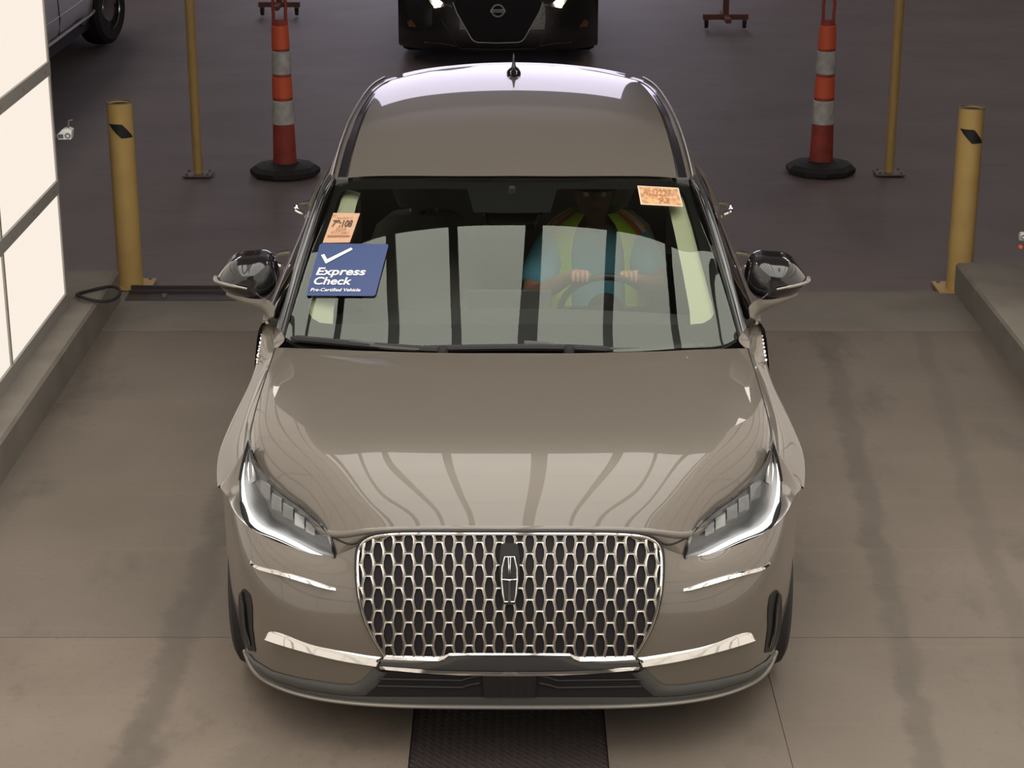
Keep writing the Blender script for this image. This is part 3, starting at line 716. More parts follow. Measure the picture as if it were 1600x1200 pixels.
# chrome letters on the front fender flank
for sg in (1, -1):
    for k, ch in enumerate('CORSAIR' if sg > 0 else 'CORSAIR'[::-1]):
        p_ = U(390.5 + k * 1.15, 524 + k * 6.4, y=1.44 - k * .032)
        mt = Matrix(((0, 0, sg, sg * p_[0]), (sg, 0, 0, p_[1]), (0, 1, 0, p_[2] - .012), (0, 0, 0, 1)))
        text_mesh('chrome_letter', ch, .026, M['chrome'], car, mt, extrude=.003, bold=.0005, align='CENTER')
# tail: closing surface from the spoiler down to the rear bumper
wsec = [(3.90, 1.36, .50), (4.12, 1.12, .64), (4.30, .96, .73), (4.50, .88, .76), (4.56, .60, .79), (4.52, .30, .76)]
rows = [[(x, y - .10 * (x / max(hw, .1)) ** 2, z) for x in np.linspace(0, hw, 7)] for y, z, hw in wsec]
part('tailgate', M['paint'], car, lambda b: b.grid(mirror(patch(rows, 24, 20))))
part('underbody', M['void'], car, lambda b: (b.box(-.62, .62, .22, 1.2, .19, .40), b.box(-.80, .80, 1.3, 3.0, .20, .32), b.box(-.62, .62, 3.0, 4.40, .20, .40)))  # floor pan boxes, kept dark to block light from below
part('engine_bay_light_block', M['void'], car, lambda b: b.box(-.42, .42, .34, 1.0, .30, .70))  # unseen dark box, added to stop light leaking through bonnet gaps
# ---- wheels
def wheel(x, y, sg):
    t = part('tyre', M['rubber'], car, lambda b: b.lathe([(.235, -.105), (.285, -.112), (.305, -.10), (.318, -.07), (.322, 0), (.318, .07), (.305, .10), (.285, .112), (.235, .105)], 48, (x, y, .322), 'x'))
    part('rim', M['rim'], t, lambda b: (b.lathe([(.235, .10), (.225, .085), (.215, -.09)], 40, (x, y, .322), 'x'), b.lathe([(0, sg * .07), (.05, sg * .075), (.06, sg * .05)], 24, (x, y, .322), 'x')))
    for k in range(10):
        a = k * math.pi / 5; c_, s_ = math.cos(a), math.sin(a)
        part('spoke', M['rim'], t, lambda b: b.prism([(x + sg * .06, y + r * c_ - w_ * s_, .322 + r * s_ + w_ * c_) for r, w_ in ((.04, .013), (.225, .018), (.225, -.018), (.04, -.013))], (sg * .02, 0, 0)), smooth=False)
for x in (-.769, .769):
    for y in (.76, 3.43): wheel(x, y, 1 if x > 0 else -1)

# ---- door mirrors
def mirror_house(sg):
    # outline seen from the front (pixels), lofted back along y
    out = [(462,435),(452,421),(440,409),(427,404),(408,402.5),(390,402),(378,409),(370,425),(368,445),(376,460),(388,469),(414,467),(447,456),(458,444)]
    o2 = [U(x, y, y=1.52) for x, y in out]; c = sum(o2) / len(o2)
    def ring(s_, dy, dx=0): return [np.array((c[0] + (p[0] - c[0]) * s_ + dx, p[1] + dy, c[2] + (p[2] - c[2]) * s_)) for p in o2]
    G = np.array([ring(.02, -.085), ring(.35, -.082), ring(.62, -.068), ring(.84, -.042), ring(.96, -.015), ring(1.0, .02), ring(1.0, .075), ring(.97, .10), ring(.6, .085), ring(.02, .085)])
    G = np.concatenate([G, G[:, :1]], 1)
    G[..., 0] *= sg
    m_ = part('door_mirror', M['gloss_black'], car, lambda b: b.grid(patch(G, 40, 60)))
    f = np.array((sg, 1, 1))
    # front face: raised glossy shell with the lit lower seam
    sig = [U(x, y, y=yy) * f for x, y, yy in [(463,434,1.515),(461,440,1.475),(440,446.5,1.442),(425,449.5,1.425),(414,452,1.424)]]
    part('turn_signal', M['lip'], m_, lambda b: b.tube(spl(sig, 14), [.008] * 4 + [.006] * 6 + [.004] * 4, 8))
    # arm and body coloured underside
    am = [[(446,456,1.50),(446,462,1.50),(430,468,1.52)],[(414,466,1.46),(412,476,1.46),(404,480,1.52)],[(392,468,1.45),(388,487,1.45),(385,492,1.52)],[(379,470,1.45),(377,500,1.44),(374,505,1.52)],[(370,480,1.44),(374,511,1.42),(368,512,1.50)]]
    A_ = np.array(UU(am)); A_[..., 0] *= sg
    part('mirror_foot', M['paint'], m_, lambda b: b.grid(patch(A_, 24, 12)))
    back = np.array([ring(.88, .102), ring(.4, .100), ring(.02, .100)]); back = np.concatenate([back, back[:, :1]], 1); back[..., 0] *= sg
    part('mirror_glass', M['mirror'], m_, lambda b: b.grid(back))
    return m_
for sg in (1, -1): mirror_house(sg)

# ---- interior
part('dashboard', M['dash'], car, lambda b: b.grid(mirror(patch([[(x, y - .03 * (x / .7) ** 2 + (.05 if r else 0), z - .02 * (x / .7) ** 2) for x in (0, .25, .5, .72)] for r, (y, z) in enumerate([(1.20, .93), (1.35, .955), (1.50, .955), (1.60, .92), (1.62, .78), (1.60, .55)])], 20, 20))))
part('dash_screen', M['dash'], car, lambda b: b.box(-.16, .14, 1.60, 1.62, .90, 1.01))
def seat(x):
    s_ = part('front_seat', M['leather'], car, lambda b: b.grid(np.array([[np.array((x + wd * math.copysign(abs(math.cos(a)) ** .5, math.cos(a)), 2.36 + t * .25 + .07 * math.copysign(abs(math.sin(a)) ** .6, math.sin(a)), .48 + t * .56)) for a in np.linspace(0, 2 * math.pi, 33)] for t, wd in ((-.02, .02), (0, .20), (.3, .245), (.7, .24), (.92, .19), (1.0, .13), (1.02, .01))])))
    part('seat_cushion', M['leather'], s_, lambda b: b.grid(np.array([[np.array((x + wd * math.copysign(abs(math.cos(a)) ** .5, math.cos(a)), y, .42 + .085 * math.copysign(abs(math.sin(a)) ** .6, math.sin(a)))) for a in np.linspace(0, 2 * math.pi, 33)] for y, wd in ((1.85, .01), (1.88, .2), (2.1, .25), (2.4, .25), (2.45, .01))])))
    part('headrest', M['leather'], s_, lambda b: b.grid(np.array([[np.array((x + wd * math.copysign(abs(math.cos(a)) ** .6, math.cos(a)), 2.62 + .045 * math.sin(a), z)) for a in np.linspace(0, 2 * math.pi, 25)] for z, wd in ((1.06, .01), (1.07, .10), (1.13, .125), (1.20, .12), (1.235, .09), (1.24, .01))])))
    part('headrest_post', M['chrome'], s_, lambda b: (b.tube([(x - .05, 2.61, 1.0), (x - .05, 2.62, 1.09)], .006, 6), b.tube([(x + .05, 2.61, 1.0), (x + .05, 2.62, 1.09)], .006, 6)))
seat(-.36); seat(.36)
part('rear_bench', M['leather'], car, lambda b: b.grid(mirror(patch([[(x, y, z) for x in (0, .3, .6, .68)] for y, z in ((2.95, .35), (2.98, .50), (3.3, .48), (3.5, 1.0), (3.56, 1.06), (3.62, 1.0))], 16, 12))))
part('cabin_floor', M['void'], car, lambda b: b.box(-.8, .8, 1.1, 4.2, .28, .32))
part('headliner', M['leather'], car, lambda b: b.grid(mirror(ROOF * np.array((.98, 1, 1)) - np.array((0, 0, .03)))))
sw = part('steering_wheel', M['black'], car, lambda b: b.tube([(.34 + .165 * math.cos(a), 1.77 - .07 * math.sin(a) * 1.0, .885 + .15 * math.sin(a)) for a in np.linspace(0, 2 * math.pi, 40)[:-1]], .013, 8, closed=True))
part('wheel_hub', M['black'], sw, lambda b: b.lathe([(0, -.04), (.05, -.03), (.065, .02), (.03, .06)], 20, (.34, 1.77, .885), 'y'))
part('wheel_spoke', M['gloss_black'], sw, lambda b: (b.box(.19, .49, 1.765, 1.785, .87, .90), b.box(.325, .355, 1.78, 1.84, .75, .885)))
rv = part('rear_view_mirror', M['gloss_black'], car, lambda b: b.grid(np.array([[np.array((.115 * s_ * math.copysign(abs(math.cos(a)) ** .5, math.cos(a)), 1.80 + dy, 1.26 + .034 * s_ * math.copysign(abs(math.sin(a)) ** .7, math.sin(a)))) for a in np.linspace(0, 2 * math.pi, 33)] for s_, dy in ((.02, -.02), (.8, -.018), (1, 0), (1, .014), (.02, .015))])))
part('mirror_stalk', M['black'], rv, lambda b: b.tube([(0, 1.80, 1.27), (0, 1.79, 1.31), (0, 1.78, 1.345)], .012, 8))
part('sensor_housing', M['black'], rv, lambda b: b.prism([(-.08, 1.72, 1.225), (.08, 1.72, 1.225), (.12, 1.86, 1.295), (-.12, 1.86, 1.295)], (0, .03, -.03)))
def trimcol(sg):
    o_ = lin([(300,505),(312,499),(319,488),(317,470),(301,410),(284,345),(270,300),(262,285)], 40); i_ = lin([(287,506),(286,500),(285,488),(284,470),(273,410),(259,345),(248,300),(242,285)], 40)
    G = np.array([[cast(*(o_[i] * (1 - k / 6) + i_[i] * k / 6), WSB, -.03 - .02 * k / 6)[0] for k in range(7)] for i in range(40)]); G[..., 0] *= sg
    part('pillar_trim', M['cream'], car, lambda b: b.grid(G))
for sg in (1, -1): trimcol(sg)

# ================================================================== PAPERS ON THE WINDSCREEN
def quad_map(q):
    (ax, ay), (bx, by), (cx_, cy_), (dx, dy) = q     # TL TR BR BL in pixels
    def f(u, v):
        x = (ax * (1 - u) + bx * u) * (1 - v) + (dx * (1 - u) + cx_ * u) * v
        y = (ay * (1 - u) + by * u) * (1 - v) + (dy * (1 - u) + cy_ * u) * v
        return x, y
    return f
def sheet(name, m, parent, f, off, nu=16, nv=12, th=.0015, rnd=0.):
    def g(b):
        a = np.array([[cast(f(i / nu, j / nv)[0] - 800, f(i / nu, j / nv)[1], WSB, off + th)[0] for i in range(nu + 1)] for j in range(nv + 1)])
        c = np.array([[cast(f(i / nu, j / nv)[0] - 800, f(i / nu, j / nv)[1], WSB, off)[0] for i in range(nu + 1)] for j in range(nv + 1)])
        if rnd:   # rounded corners
            for G in (a, c):
                for jj, j2 in ((0, 1), (nv, nv - 1)):
                    for ii, i2 in ((0, 1), (nu, nu - 1)): G[jj, ii] = (G[jj, i2] + G[j2, ii]) / 2
        b.grid(a); b.grid(c)
        for s_ in (np.stack([a[0], c[0]]), np.stack([a[-1], c[-1]]), np.stack([a[:, 0], c[:, 0]]), np.stack([a[:, -1], c[:, -1]])): b.grid(s_)
    return part(name, m, parent, g, ang=60)
def print_text(name, s, m, parent, f, u0, u1, vb, vcap, off, shear=0., bold=0.):
    o = text_mesh(name, s, 1.0, m, parent, Matrix.Identity(4), shear=shear, bold=bold, extrude=0.)
    me = o.data; co = np.array([v.co[:] for v in me.vertices]); x0, x1 = co[:, 0].min(), co[:, 0].max()
    for v in me.vertices:
        u = u0 + (v.co.x - x0) / (x1 - x0) * (u1 - u0); vv = vb - v.co.y / .70 * vcap
        px, py = f(u, vv); v.co = cast(px - 800, py, WSB, off)[0]
    return o
# blue sign
fq = quad_map([(500.5, 382), (608, 383), (586.5, 464), (478.5, 463.5)])
sign = sheet('windshield_sign', M['blue'], None, fq, .004, 44, 34, rnd=1)
tag(sign, 'blue Express Check sign with white tick on the windscreen', 'sign')
print_text('lettering', 'Express', M['white'], sign, fq, .065, .775, .608, .138, .0076, shear=.12, bold=.022)
print_text('lettering', 'Check', M['white'], sign, fq, .065, .605, .790, .138, .0076, shear=.12, bold=.022)
print_text('lettering', 'Pre-Certified Vehicle', M['white'], sign, fq, .05, .77, .922, .060, .0076, shear=.12, bold=.014)
tick = [(502.3, 401), (507.5, 399.3), (512, 407.5), (549.3, 389.2), (552, 392.2), (509.8, 414.3)]
part('tick_mark', M['white'], sign, lambda b: b.add([cast(x - 800, y, WSB, .0078)[0] for x, y in tick], [(0, 1, 2, 5), (2, 3, 4, 5)]), smooth=False)
# orange run slip
fo = quad_map([(521.5, 334.5), (563, 335), (547, 380.5), (504.7, 381)])
slip = sheet('run_slip', M['orange'], None, fo, .004, 20, 20); tag(slip, 'orange paper slip printed 79:108 above the blue sign', 'paper')
for s_, u0, u1, vb, vc, bl in (('RUN', .04, .16, .14, .07, 0), ('Sale 2024 10', .22, .80, .21, .065, 0), ('79:108', .12, .86, .47, .215, .03), ('2025', .31, .70, .60, .10, 0), ('X17,661', .17, .83, .715, .10, 0)):
    print_text('print', s_, M['ink'] if bl else M['ink2'], slip, fo, u0, u1, vb, vc, .0075, bold=bl)
for v in (.76, .80): part('print_bar', M['ink2'], slip, lambda b: b.grid(np.array([[cast(fo(u, vv)[0] - 800, fo(u, vv)[1], WSB, .0075)[0] for u in np.linspace(.1, .93, 12)] for vv in (v, v + .025)])))
# orange note at the top of the glass
fn = quad_map([(995.7, 292), (1059.5, 295.5), (1066.7, 324.5), (1001, 321)])
note = sheet('paper_note', M['paleorange'], None, fn, .004, 20, 12); tag(note, 'crumpled orange note with pale edge high on the windscreen', 'paper')
fn2 = lambda u, v: fn(.03 + .94 * u, .05 + .9 * v)
sheet('note_face', M['orange2'], note, fn2, .0056, 20, 12, th=.0006)
print_text('handwriting', 'AU3227', M['ink2'], note, fn, .08, .80, .50, .34, .0080, shear=.2, bold=.01)
print_text('handwriting', '93', M['ink2'], note, fn, .44, .70, .86, .25, .0080, shear=.2, bold=.01)
fv = quad_map([(1013, 534), (1046, 532), (1047, 537), (1013, 538.5)])
vin = sheet('glass_label', M['frame'], ws, fv, -.010, 4, 2)

# ================================================================== DRIVER
def skin_mesh(name, verts, edges, m, parent, root=0, sub=2):
    me = bpy.data.meshes.new(name); me.from_pydata([v[:3] for v in verts], edges, []); o = bpy.data.objects.new(name, me); C.objects.link(o)
    sk = o.modifiers.new('skin', 'SKIN'); sk.use_smooth_shade = True; sk.branch_smoothing = .5
    for i, v in enumerate(verts):
        r = v[3] if hasattr(v[3], '__len__') else (v[3], v[3]); me.skin_vertices[0].data[i].radius = r
    me.skin_vertices[0].data[root].use_root = True
    ss = o.modifiers.new('sub', 'SUBSURF'); ss.levels = sub; ss.render_levels = sub
    dg = bpy.context.evaluated_depsgraph_get(); me2 = bpy.data.meshes.new_from_object(o.evaluated_get(dg)); bpy.data.objects.remove(o)
    me2.materials.clear(); me2.materials.append(m); me2.name = name
    for p in me2.polygons: p.use_smooth = True
    o2 = bpy.data.objects.new(name, me2); C.objects.link(o2); o2.parent = parent
    return o2
per = thing('person', 'driver in lime and orange vest over blue shirt, hands on the wheel', 'person', (.33, 2.30, 0))
PX, PY = .33, 2.30
V = [(0, 0, .52, (.13, .10)), (0, -.02, .70, (.125, .09)), (-.01, -.06, .90, (.14, .095)), (-.015, -.09, 1.03, (.12, .085)), (-.015, -.10, 1.11, .052), (-.02, -.125, 1.17, .060), (-.02, -.14, 1.23, (.078, .088)), (-.02, -.135, 1.30, (.070, .08)),
     ]
Ed = [(0, 1), (1, 2), (2, 3), (3, 4), (4, 5), (5, 6), (6, 7)]
def arm(sx, el, wr, hd):
    i = len(V); V.extend([(sx * .155 - .015, -.09, 1.05, .062), (el[0] - PX, el[1] - PY, el[2], .044), (wr[0] - PX, wr[1] - PY, wr[2], .028), (hd[0] - PX, hd[1] - PY, hd[2], (.034, .02))])
    Ed.extend([(3, i), (i, i + 1), (i + 1, i + 2), (i + 2, i + 3)])
    b = i + 3; H0 = np.array(hd) - np.array((PX, PY, 0))
    for k in range(4):
        j = len(V); ox = (k - 1.5) * .017
        V.extend([(H0[0] + ox, H0[1] - .030, H0[2] + .018, .0095), (H0[0] + ox, H0[1] - .048 + (.004 if k in (0, 3) else 0), H0[2] + .006, .009), (H0[0] + ox, H0[1] - .046, H0[2] - .016, .008)])
        Ed.extend([(b, j), (j, j + 1), (j + 1, j + 2)])
    j = len(V); V.extend([(H0[0] - sx * .036, H0[1] + .0, H0[2] - .004, .010), (H0[0] - sx * .042, H0[1] - .022, H0[2] - .020, .009)]); Ed.extend([(b, j), (j, j + 1)])
R_EL, R_WR, R_HD = (.07, 2.02, .86), (.20, 1.83, .99), (.245, 1.745, 1.03)
L_EL, L_WR, L_HD = (.555, 2.04, .90), (.455, 1.84, .98), (.42, 1.755, 1.025)
arm(-1, R_EL, R_WR, R_HD); arm(1, L_EL, L_WR, L_HD)
for sx in (-1, 1):
    i = len(V); V.extend([(sx * .10, -.06, .53, .085), (sx * .14, -.40, .60, .065), (sx * .13, -.62, .36, .045), (sx * .13, -.72, .35, .035)]); Ed.extend([(0, i), (i, i + 1), (i + 1, i + 2), (i + 2, i + 3)])
body = skin_mesh('body', V, Ed, M['skin'], per)
# face features
part('hair', M['hair'], per, lambda b: b.grid(np.array([[np.array((-.02 + r * math.cos(a) * .095, -.120 + r * math.sin(a) * .105 - .0, z)) for a in np.linspace(0, 2 * math.pi, 25)] for r, z in ((1.0, 1.255), (1.03, 1.29), (.95, 1.325), (.7, 1.350), (.02, 1.362))])))
for sx in (-1, 1): part('eye', M['white'], per, lambda b: b.lathe([(0, -.006), (.009, -.003), (.011, .004)], 10, (-.02 + sx * .032, -.213, 1.245), 'y'))
part('nose', M['skin'], per, lambda b: b.tube([(-.02, -.205, 1.25), (-.02, -.228, 1.222), (-.02, -.212, 1.212)], [.008, .014, .010], 8))
part('mouth', M['redbrown'], per, lambda b: b.tube([(-.045, -.208, 1.187), (-.02, -.216, 1.186), (.005, -.208, 1.187)], [.002, .005, .002], 6))
for sx in (-1, 1): part('ear', M['skin'], per, lambda b: b.tube([(-.02 + sx * .082, -.13, 1.265), (-.02 + sx * .092, -.125, 1.245), (-.02 + sx * .083, -.13, 1.22)], [.006, .011, .006], 8))
# shirt with short sleeves
SV = [(0, 0, .56, (.148, .118)), (0, -.02, .72, (.145, .11)), (-.01, -.06, .90, (.158, .112)), (-.015, -.09, 1.03, (.136, .10)), (-.015, -.10, 1.09, .066)]
SE = [(0, 1), (1, 2), (2, 3), (3, 4)]
for sx, el in ((-1, R_EL), (1, L_EL)):
    e = np.array(el) - np.array((PX, PY, 0)); s0 = np.array((sx * .155 - .015, -.09, 1.05)); i = len(SV)
    SV.extend([(*s0, .080), (*(s0 * .55 + e * .45), .076), (*(s0 * .12 + e * .88), .072)]); SE.extend([(3, i), (i, i + 1), (i + 1, i + 2)])
skin_mesh('shirt', SV, SE, M['shirt'], per)
# open safety vest
def vest_pt(a, h, off=0.):
    z = .60 + .56 * h; w_ = float(np.interp(h, [0, .5, .75, .9, 1.0], [.20, .205, .215, .185, .095])) + off; d = float(np.interp(h, [0, .5, .8, 1], [.165, .160, .145, .095])) + off
    yc = float(np.interp(h, [0, .5, 1], [0, -.05, -.095]))
    return np.array((-.012 + w_ * math.sin(a), yc - d * math.cos(a), z))
def vest(b, a0, a1, off=0., h0=0., h1=1., n=14, mrows=16):
    b.grid(np.array([[vest_pt(a, h, off) for a in np.linspace(a0 + (.25 * (1 - h) if a0 > 0 else -.0), a1, n)] for h in np.linspace(h0, h1, mrows)]))
R_ = math.radians
vs = part('vest', M['lime'], per, lambda b: (vest(b, R_(26), R_(180)), vest(b, R_(-180), R_(-26))))
for sx in (-1, 1):
    part('orange_stripe', M['vest_red'], per, lambda b: b.grid(np.array([[vest_pt(a, h, .006) for a in np.linspace(sx * R_(52), sx * R_(80), 6)] for h in np.linspace(0, 1, 16)])))
    part('reflective_stripe', M['vest_silver'], per, lambda b: b.grid(np.array([[vest_pt(a, h, .009) for a in np.linspace(sx * R_(60), sx * R_(71), 4)] for h in np.linspace(0, 1, 16)])))
part('trousers', M['jeans'], per, lambda b: [b.tube(spl([(sx * .09, .02, .53), (sx * .10, -.06, .54), (sx * .14, -.40, .61), (sx * .135, -.60, .40)], 16), list(np.linspace(.105, .065, 16)), 12) for sx in (-1, 1)])

# ================================================================== BOLLARDS, POLES, CONES
def bollard(px, py, r, hgt, label, ang):
    c = U(px - 800, py, z=0); b0 = thing('bollard', label, 'bollard', (c[0], c[1], 0), 0, 'yellow bollards at the tunnel end')
    part('pipe', M['yellow'], b0, lambda b: b.lathe([(r, 0), (r, hgt), (r - .008, hgt), (r - .008, hgt - .18)], 40))
    part('pipe_hole_shade', M['void'], b0, lambda b: b.lathe([(r - .008, hgt - .012), (0, hgt - .012)], 40))  # dark disc stands in for the shade inside the open pipe
    part('pipe_rim', M['galv'], b0, lambda b: b.lathe([(r + .001, hgt - .002), (r + .001, hgt + .002), (r - .008, hgt + .002), (r - .008, hgt - .004)], 40))
    def mark(b):
        G = []
        for i in range(15):
            t = i / 14
            a = R_(ang - 62 + 124 * t); top_ = hgt - .105 - .075 * max(0, t - .55) / .45 ; bot_ = hgt - .105 - .075 * min(1, t / .5)
            G.append([np.array(((r + .0012) * math.sin(a), -(r + .0012) * math.cos(a), z)) for z in (top_, bot_)])
        b.grid(np.array(G))
    part('black_mark', M['black'], b0, mark)
    part('base_plate', M['yellow'], b0, lambda b: b.box(-r * 1.2, r * 1.75, -r * 1.15, r * 1.9, 0, .012) if px < 800 else b.box(-r * 1.75, r * 1.1, -r * 1.2, r * 1.9, 0, .012), smooth=False)
    for k in (-1, 1): part('bolt', M['galv'], b0, lambda b: b.lathe([(0, .022), (.009, .022), (.010, .012)], 8, (k * r * 1.3 if (px < 800) == (k > 0) else k * r * .9, r * 1.5, 0)))
bollard(205, 448, .067, 1.005, 'yellow bollard beside the lit wall', 10)
bollard(1497, 453, .067, .99, 'yellow bollard by the right kerb', -2)
def pole(px, py, label):
    c = U(px - 800, py, z=0); p = thing('yellow_pole', label, 'pole', (c[0], c[1], 0), 0, 'tall thin yellow poles')
    part('post', M['yellow'], p, lambda b: b.lathe([(.031, .006), (.031, 3.4), (0, 3.4)], 24))
    part('base_plate', M['galv'], p, lambda b: b.box(-.095, .095, -.08, .08, 0, .01), smooth=False)
    for sx in (-1, 1):
        for sy_ in (-1, 1): part('bolt', M['galv'], p, lambda b: b.lathe([(0, .024), (.009, .024), (.010, .01)], 8, (sx * .07, sy_ * .055, 0)))
pole(310, 273, 'tall yellow pole between the left bollard and striped cone'); pole(1389, 271, 'tall yellow pole between the right striped cone and bollard')
def cone(px, py, label, rz):
    c = U(px - 800, py, z=0); k = thing('traffic_cone', label, 'cone', (c[0], c[1], 0), rz, 'striped channelizer cones')
    n = 10
    part('rubber_base', M['rubber'], k, lambda b: b.lathe([(0, .0), (.232, .0), (.235, .03), (.20, .055), (.10, .065), (.085, .075)], n), ang=20)
    def zz(py_): return U(0, py_, y=c[1])[2]
    r = lambda z: .078 - .026 * z
    segs = [('lower_band', 'cone_dull', 264, 195, 0), ('white_band', 'cone_white', 193, 156, .003), ('orange_band', 'cone', 152, 119, .001), ('white_band', 'cone_white', 115, 79, .003), ('orange_band', 'cone', 76, 39, .001)]
    zt = zz(39)
    part('core', M['cone_dull'], k, lambda b: b.lathe([(r(0), .06), (r(zt), zt), (r(zt) * .6, zt + .035), (0, zt + .04)], 24))
    for nm, m_, a, d, o in segs:
        z0, z1 = zz(a), zz(d); part(nm, M[m_], k, lambda b: b.lathe([(r(z0) + o - .002, z0), (r(z0) + o + .002, z0 + .004), (r(z1) + o + .002, z1 - .004), (r(z1) + o - .002, z1)], 24))
    part('handle', M['cone_dull'], k, lambda b: b.tube(spl([(-.042, 0, zt - .01), (-.040, 0, zt + .10), (-.034, 0, zt + .17), (0, 0, zt + .19), (.034, 0, zt + .17), (.040, 0, zt + .10), (.042, 0, zt - .01)], 26), .011, 8))
cone(446, 270, 'orange and white striped cone left of the taupe car', .1); cone(1282, 267, 'orange and white striped cone right of the taupe car', .35)
# hose loop on the kerb
ring = part('hose_loop', M['rubber'], None, lambda b: b.tube([(-2.068 + .105 * math.cos(a), 4.37 + .115 * math.sin(a), .185 + .01 * math.sin(2 * a)) for a in np.linspace(0, 2 * math.pi, 41)[:-1]], .0085, 8, closed=True))
tag(ring, 'black hose loop lying on the kerb beside the bollard', 'hose')
# small cameras at the rear ends of the side walls
def camera_unit(x, y, z, sg, label):
    k = thing('wall_camera', label, 'camera', (x, y, z)); k.scale = (.62, .62, .62)
    part('housing', M['white'], k, lambda b: (b.prism([(-.055, 0, -.04), (.045, 0, -.04), (.055, 0, .03), (.02, 0, .045), (-.02, 0, .035), (-.055, 0, .0)], (0, .09, 0))), smooth=False)
    part('dark_window', M['gloss_black'], k, lambda b: b.box(-.05, -.012, -.004, 0, -.03, .0), smooth=False)
    part('lens_ring', M['galv'], k, lambda b: b.lathe([(.012, -.006), (.022, -.006), (.024, 0)], 16, (.022, 0, -.012), 'y'))
    part('bracket', M['galv'], k, lambda b: (b.tube([(.02, .04, .03), (.03, .04, .10), (.06, .04, .105)], .008, 8)))
    part('wall_arm', M['frame'], k, lambda b: b.box(*sorted((-.055 * sg, -.15 * sg)), .03, .05, -.03, -.01), smooth=False)
camera_unit(-2.155, 4.27, 1.015, 1, 'small white camera on the rear edge of the lit wall')
for z, nm in ((1.03, 'uppermost white sensor at the right edge of the frame'), (.80, 'middle white sensor at the right edge'), (.475, 'lowest white sensor at the right edge')):
    k = thing('wall_sensor', nm, 'sensor', (2.535, 4.40, z))
    part('housing', M['white'], k, lambda b: b.tube([(-.012, 0, 0), (.09, 0, 0)], .022, 16))
    part('dark_face', M['galv'], k, lambda b: b.lathe([(.006, -.024), (.010, -.024), (.012, -.02)], 12, (.0, 0, 0), 'y'))
    part('arm', M['frame_dark'], k, lambda b: b.box(.08, .14, -.01, .01, -.01, .01), smooth=False)
    part('status_light', M['vest_red'], k, lambda b: b.lathe([(0, -.012), (.009, -.008), (.012, 0)], 12, (-.004, 0, -.055), 'y'))

# ================================================================== BLACK SALOON BEHIND
YN = 12.0
sal = thing('sedan_car', 'black sedan with lit headlights waiting behind the taupe car', 'car', (0, 0, 0))
NC = 778 - 800
def NU(hx, py, dy=0.): return U(NC + hx, py, y=YN + dy)
cx0 = NU(0, 40)[0]; hwN = .875
def plan(x): u = abs(x) / hwN; return .0 + .10 * u ** 2 + .22 * u ** 6
prof = [(.12, .05), (.16, .01), (.30, -.01), (.45, .01), (.60, .05), (.70, .14), (.76, .35), (.84, .9), (.90, 1.15)]
rows = [[(cx0 + x, YN + dy + plan(x) , z - (.10 * (abs(x) / hwN) ** 4 if z > .65 else 0)) for x in np.linspace(-hwN, hwN, 17)] for z, dy in prof]
SALF = patch(rows, 40, 60)
part('front_body', M['carblack'], sal, lambda b: b.grid(SALF))
SALB = bvh(SALF)
def ncast(hx, py, off=0.):
    o = Vector((0, CAMY, CAMH)); d = (Vector(NU(hx, py)) - o).normalized(); loc, n, i, dd = SALB.ray_cast(o, d)
    if loc is None: loc, n, i, dd = SALB.find_nearest(Vector(NU(hx, py)))
    if n.dot(d) > 0: n = -n
    return np.array(loc + n * off)
for sg in (-1, 1):
    sd = [[(cx0 + sg * hwN, YN + .32 + t * 4.0, z) for t in np.linspace(0, 1, 6)] for z in (.15, .4, .65, .80)]
    part('body_side', M['carblack'], sal, lambda b: b.grid(np.array(sd)))
    cab = [[(cx0 + sg * x, y, z) for y, z, x in ((YN + 1.15, .86, .74), (YN + 1.8, 1.22, .62), (YN + 3.0, 1.25, .60), (YN + 3.9, .95, .68))], [(cx0 + sg * .85, y, .80) for y in (YN + 1.0, YN + 1.8, YN + 3.0, YN + 4.1)]]
    part('side_window', M['sideglass'], sal, lambda b: b.grid(np.array(cab)))
    t_ = part('tyre', M['rubber'], sal, lambda b: b.lathe([(.20, -.10), (.29, -.10), (.31, -.06), (.31, .06), (.29, .10), (.20, .10), (0, .09)], 32, (cx0 + sg * .76, YN + .85, .31), 'x'))
    part('rear_tyre', M['rubber'], sal, lambda b: b.lathe([(.20, -.10), (.29, -.10), (.31, -.06), (.31, .06), (.29, .10), (.20, .10), (0, .09)], 32, (cx0 + sg * .76, YN + 3.5, .31), 'x'))
    hl = part('headlight', M['lamp_mod'], sal, lambda b: b.add([ncast(sg * x, y, .006) for x, y in [(82, 10), (97, 13), (104, 6), (112, -8), (100, -10), (90, 0)]], [(0, 1, 2, 3, 4, 5)]), smooth=False)
    part('lit_beam', M['beam'], hl, lambda b: b.add([ncast(sg * x, y, .012) for x, y in [(87, 4), (91, 11), (99, 12), (101, 5), (106, -7), (98, -8)]], [(0, 1, 2, 3, 4, 5)]), smooth=False)
    part('headlight_chrome', M['chrome'], hl, lambda b: b.tube([ncast(sg * 72, 10, .008), ncast(sg * 82, 7, .008), ncast(sg * 92, -2, .008)], .008, 6))
    part('fog_lamp_reflection', M['redbrown'], sal, lambda b: b.add([ncast(sg * x, y, .008) for x, y in [(126, 42), (134, 30), (141, 34), (138, 42)]], [(0, 1, 2, 3)]), smooth=False)  # red-brown colour paints a reflection at the fog light
    part('bumper_crease', M['trim_grey'], sal, lambda b: b.tube([ncast(sg * x, y, .0) for x, y in [(66, 72), (90, 68), (115, 66)]], .006, 6))
part('roof_panel', M['carblack'], sal, lambda b: b.grid(np.array([[(cx0 + x, y, z) for x in np.linspace(-hw, hw, 7)] for y, z, hw in ((YN + 1.75, 1.21, .62), (YN + 2.3, 1.28, .60), (YN + 3.0, 1.27, .60))])))
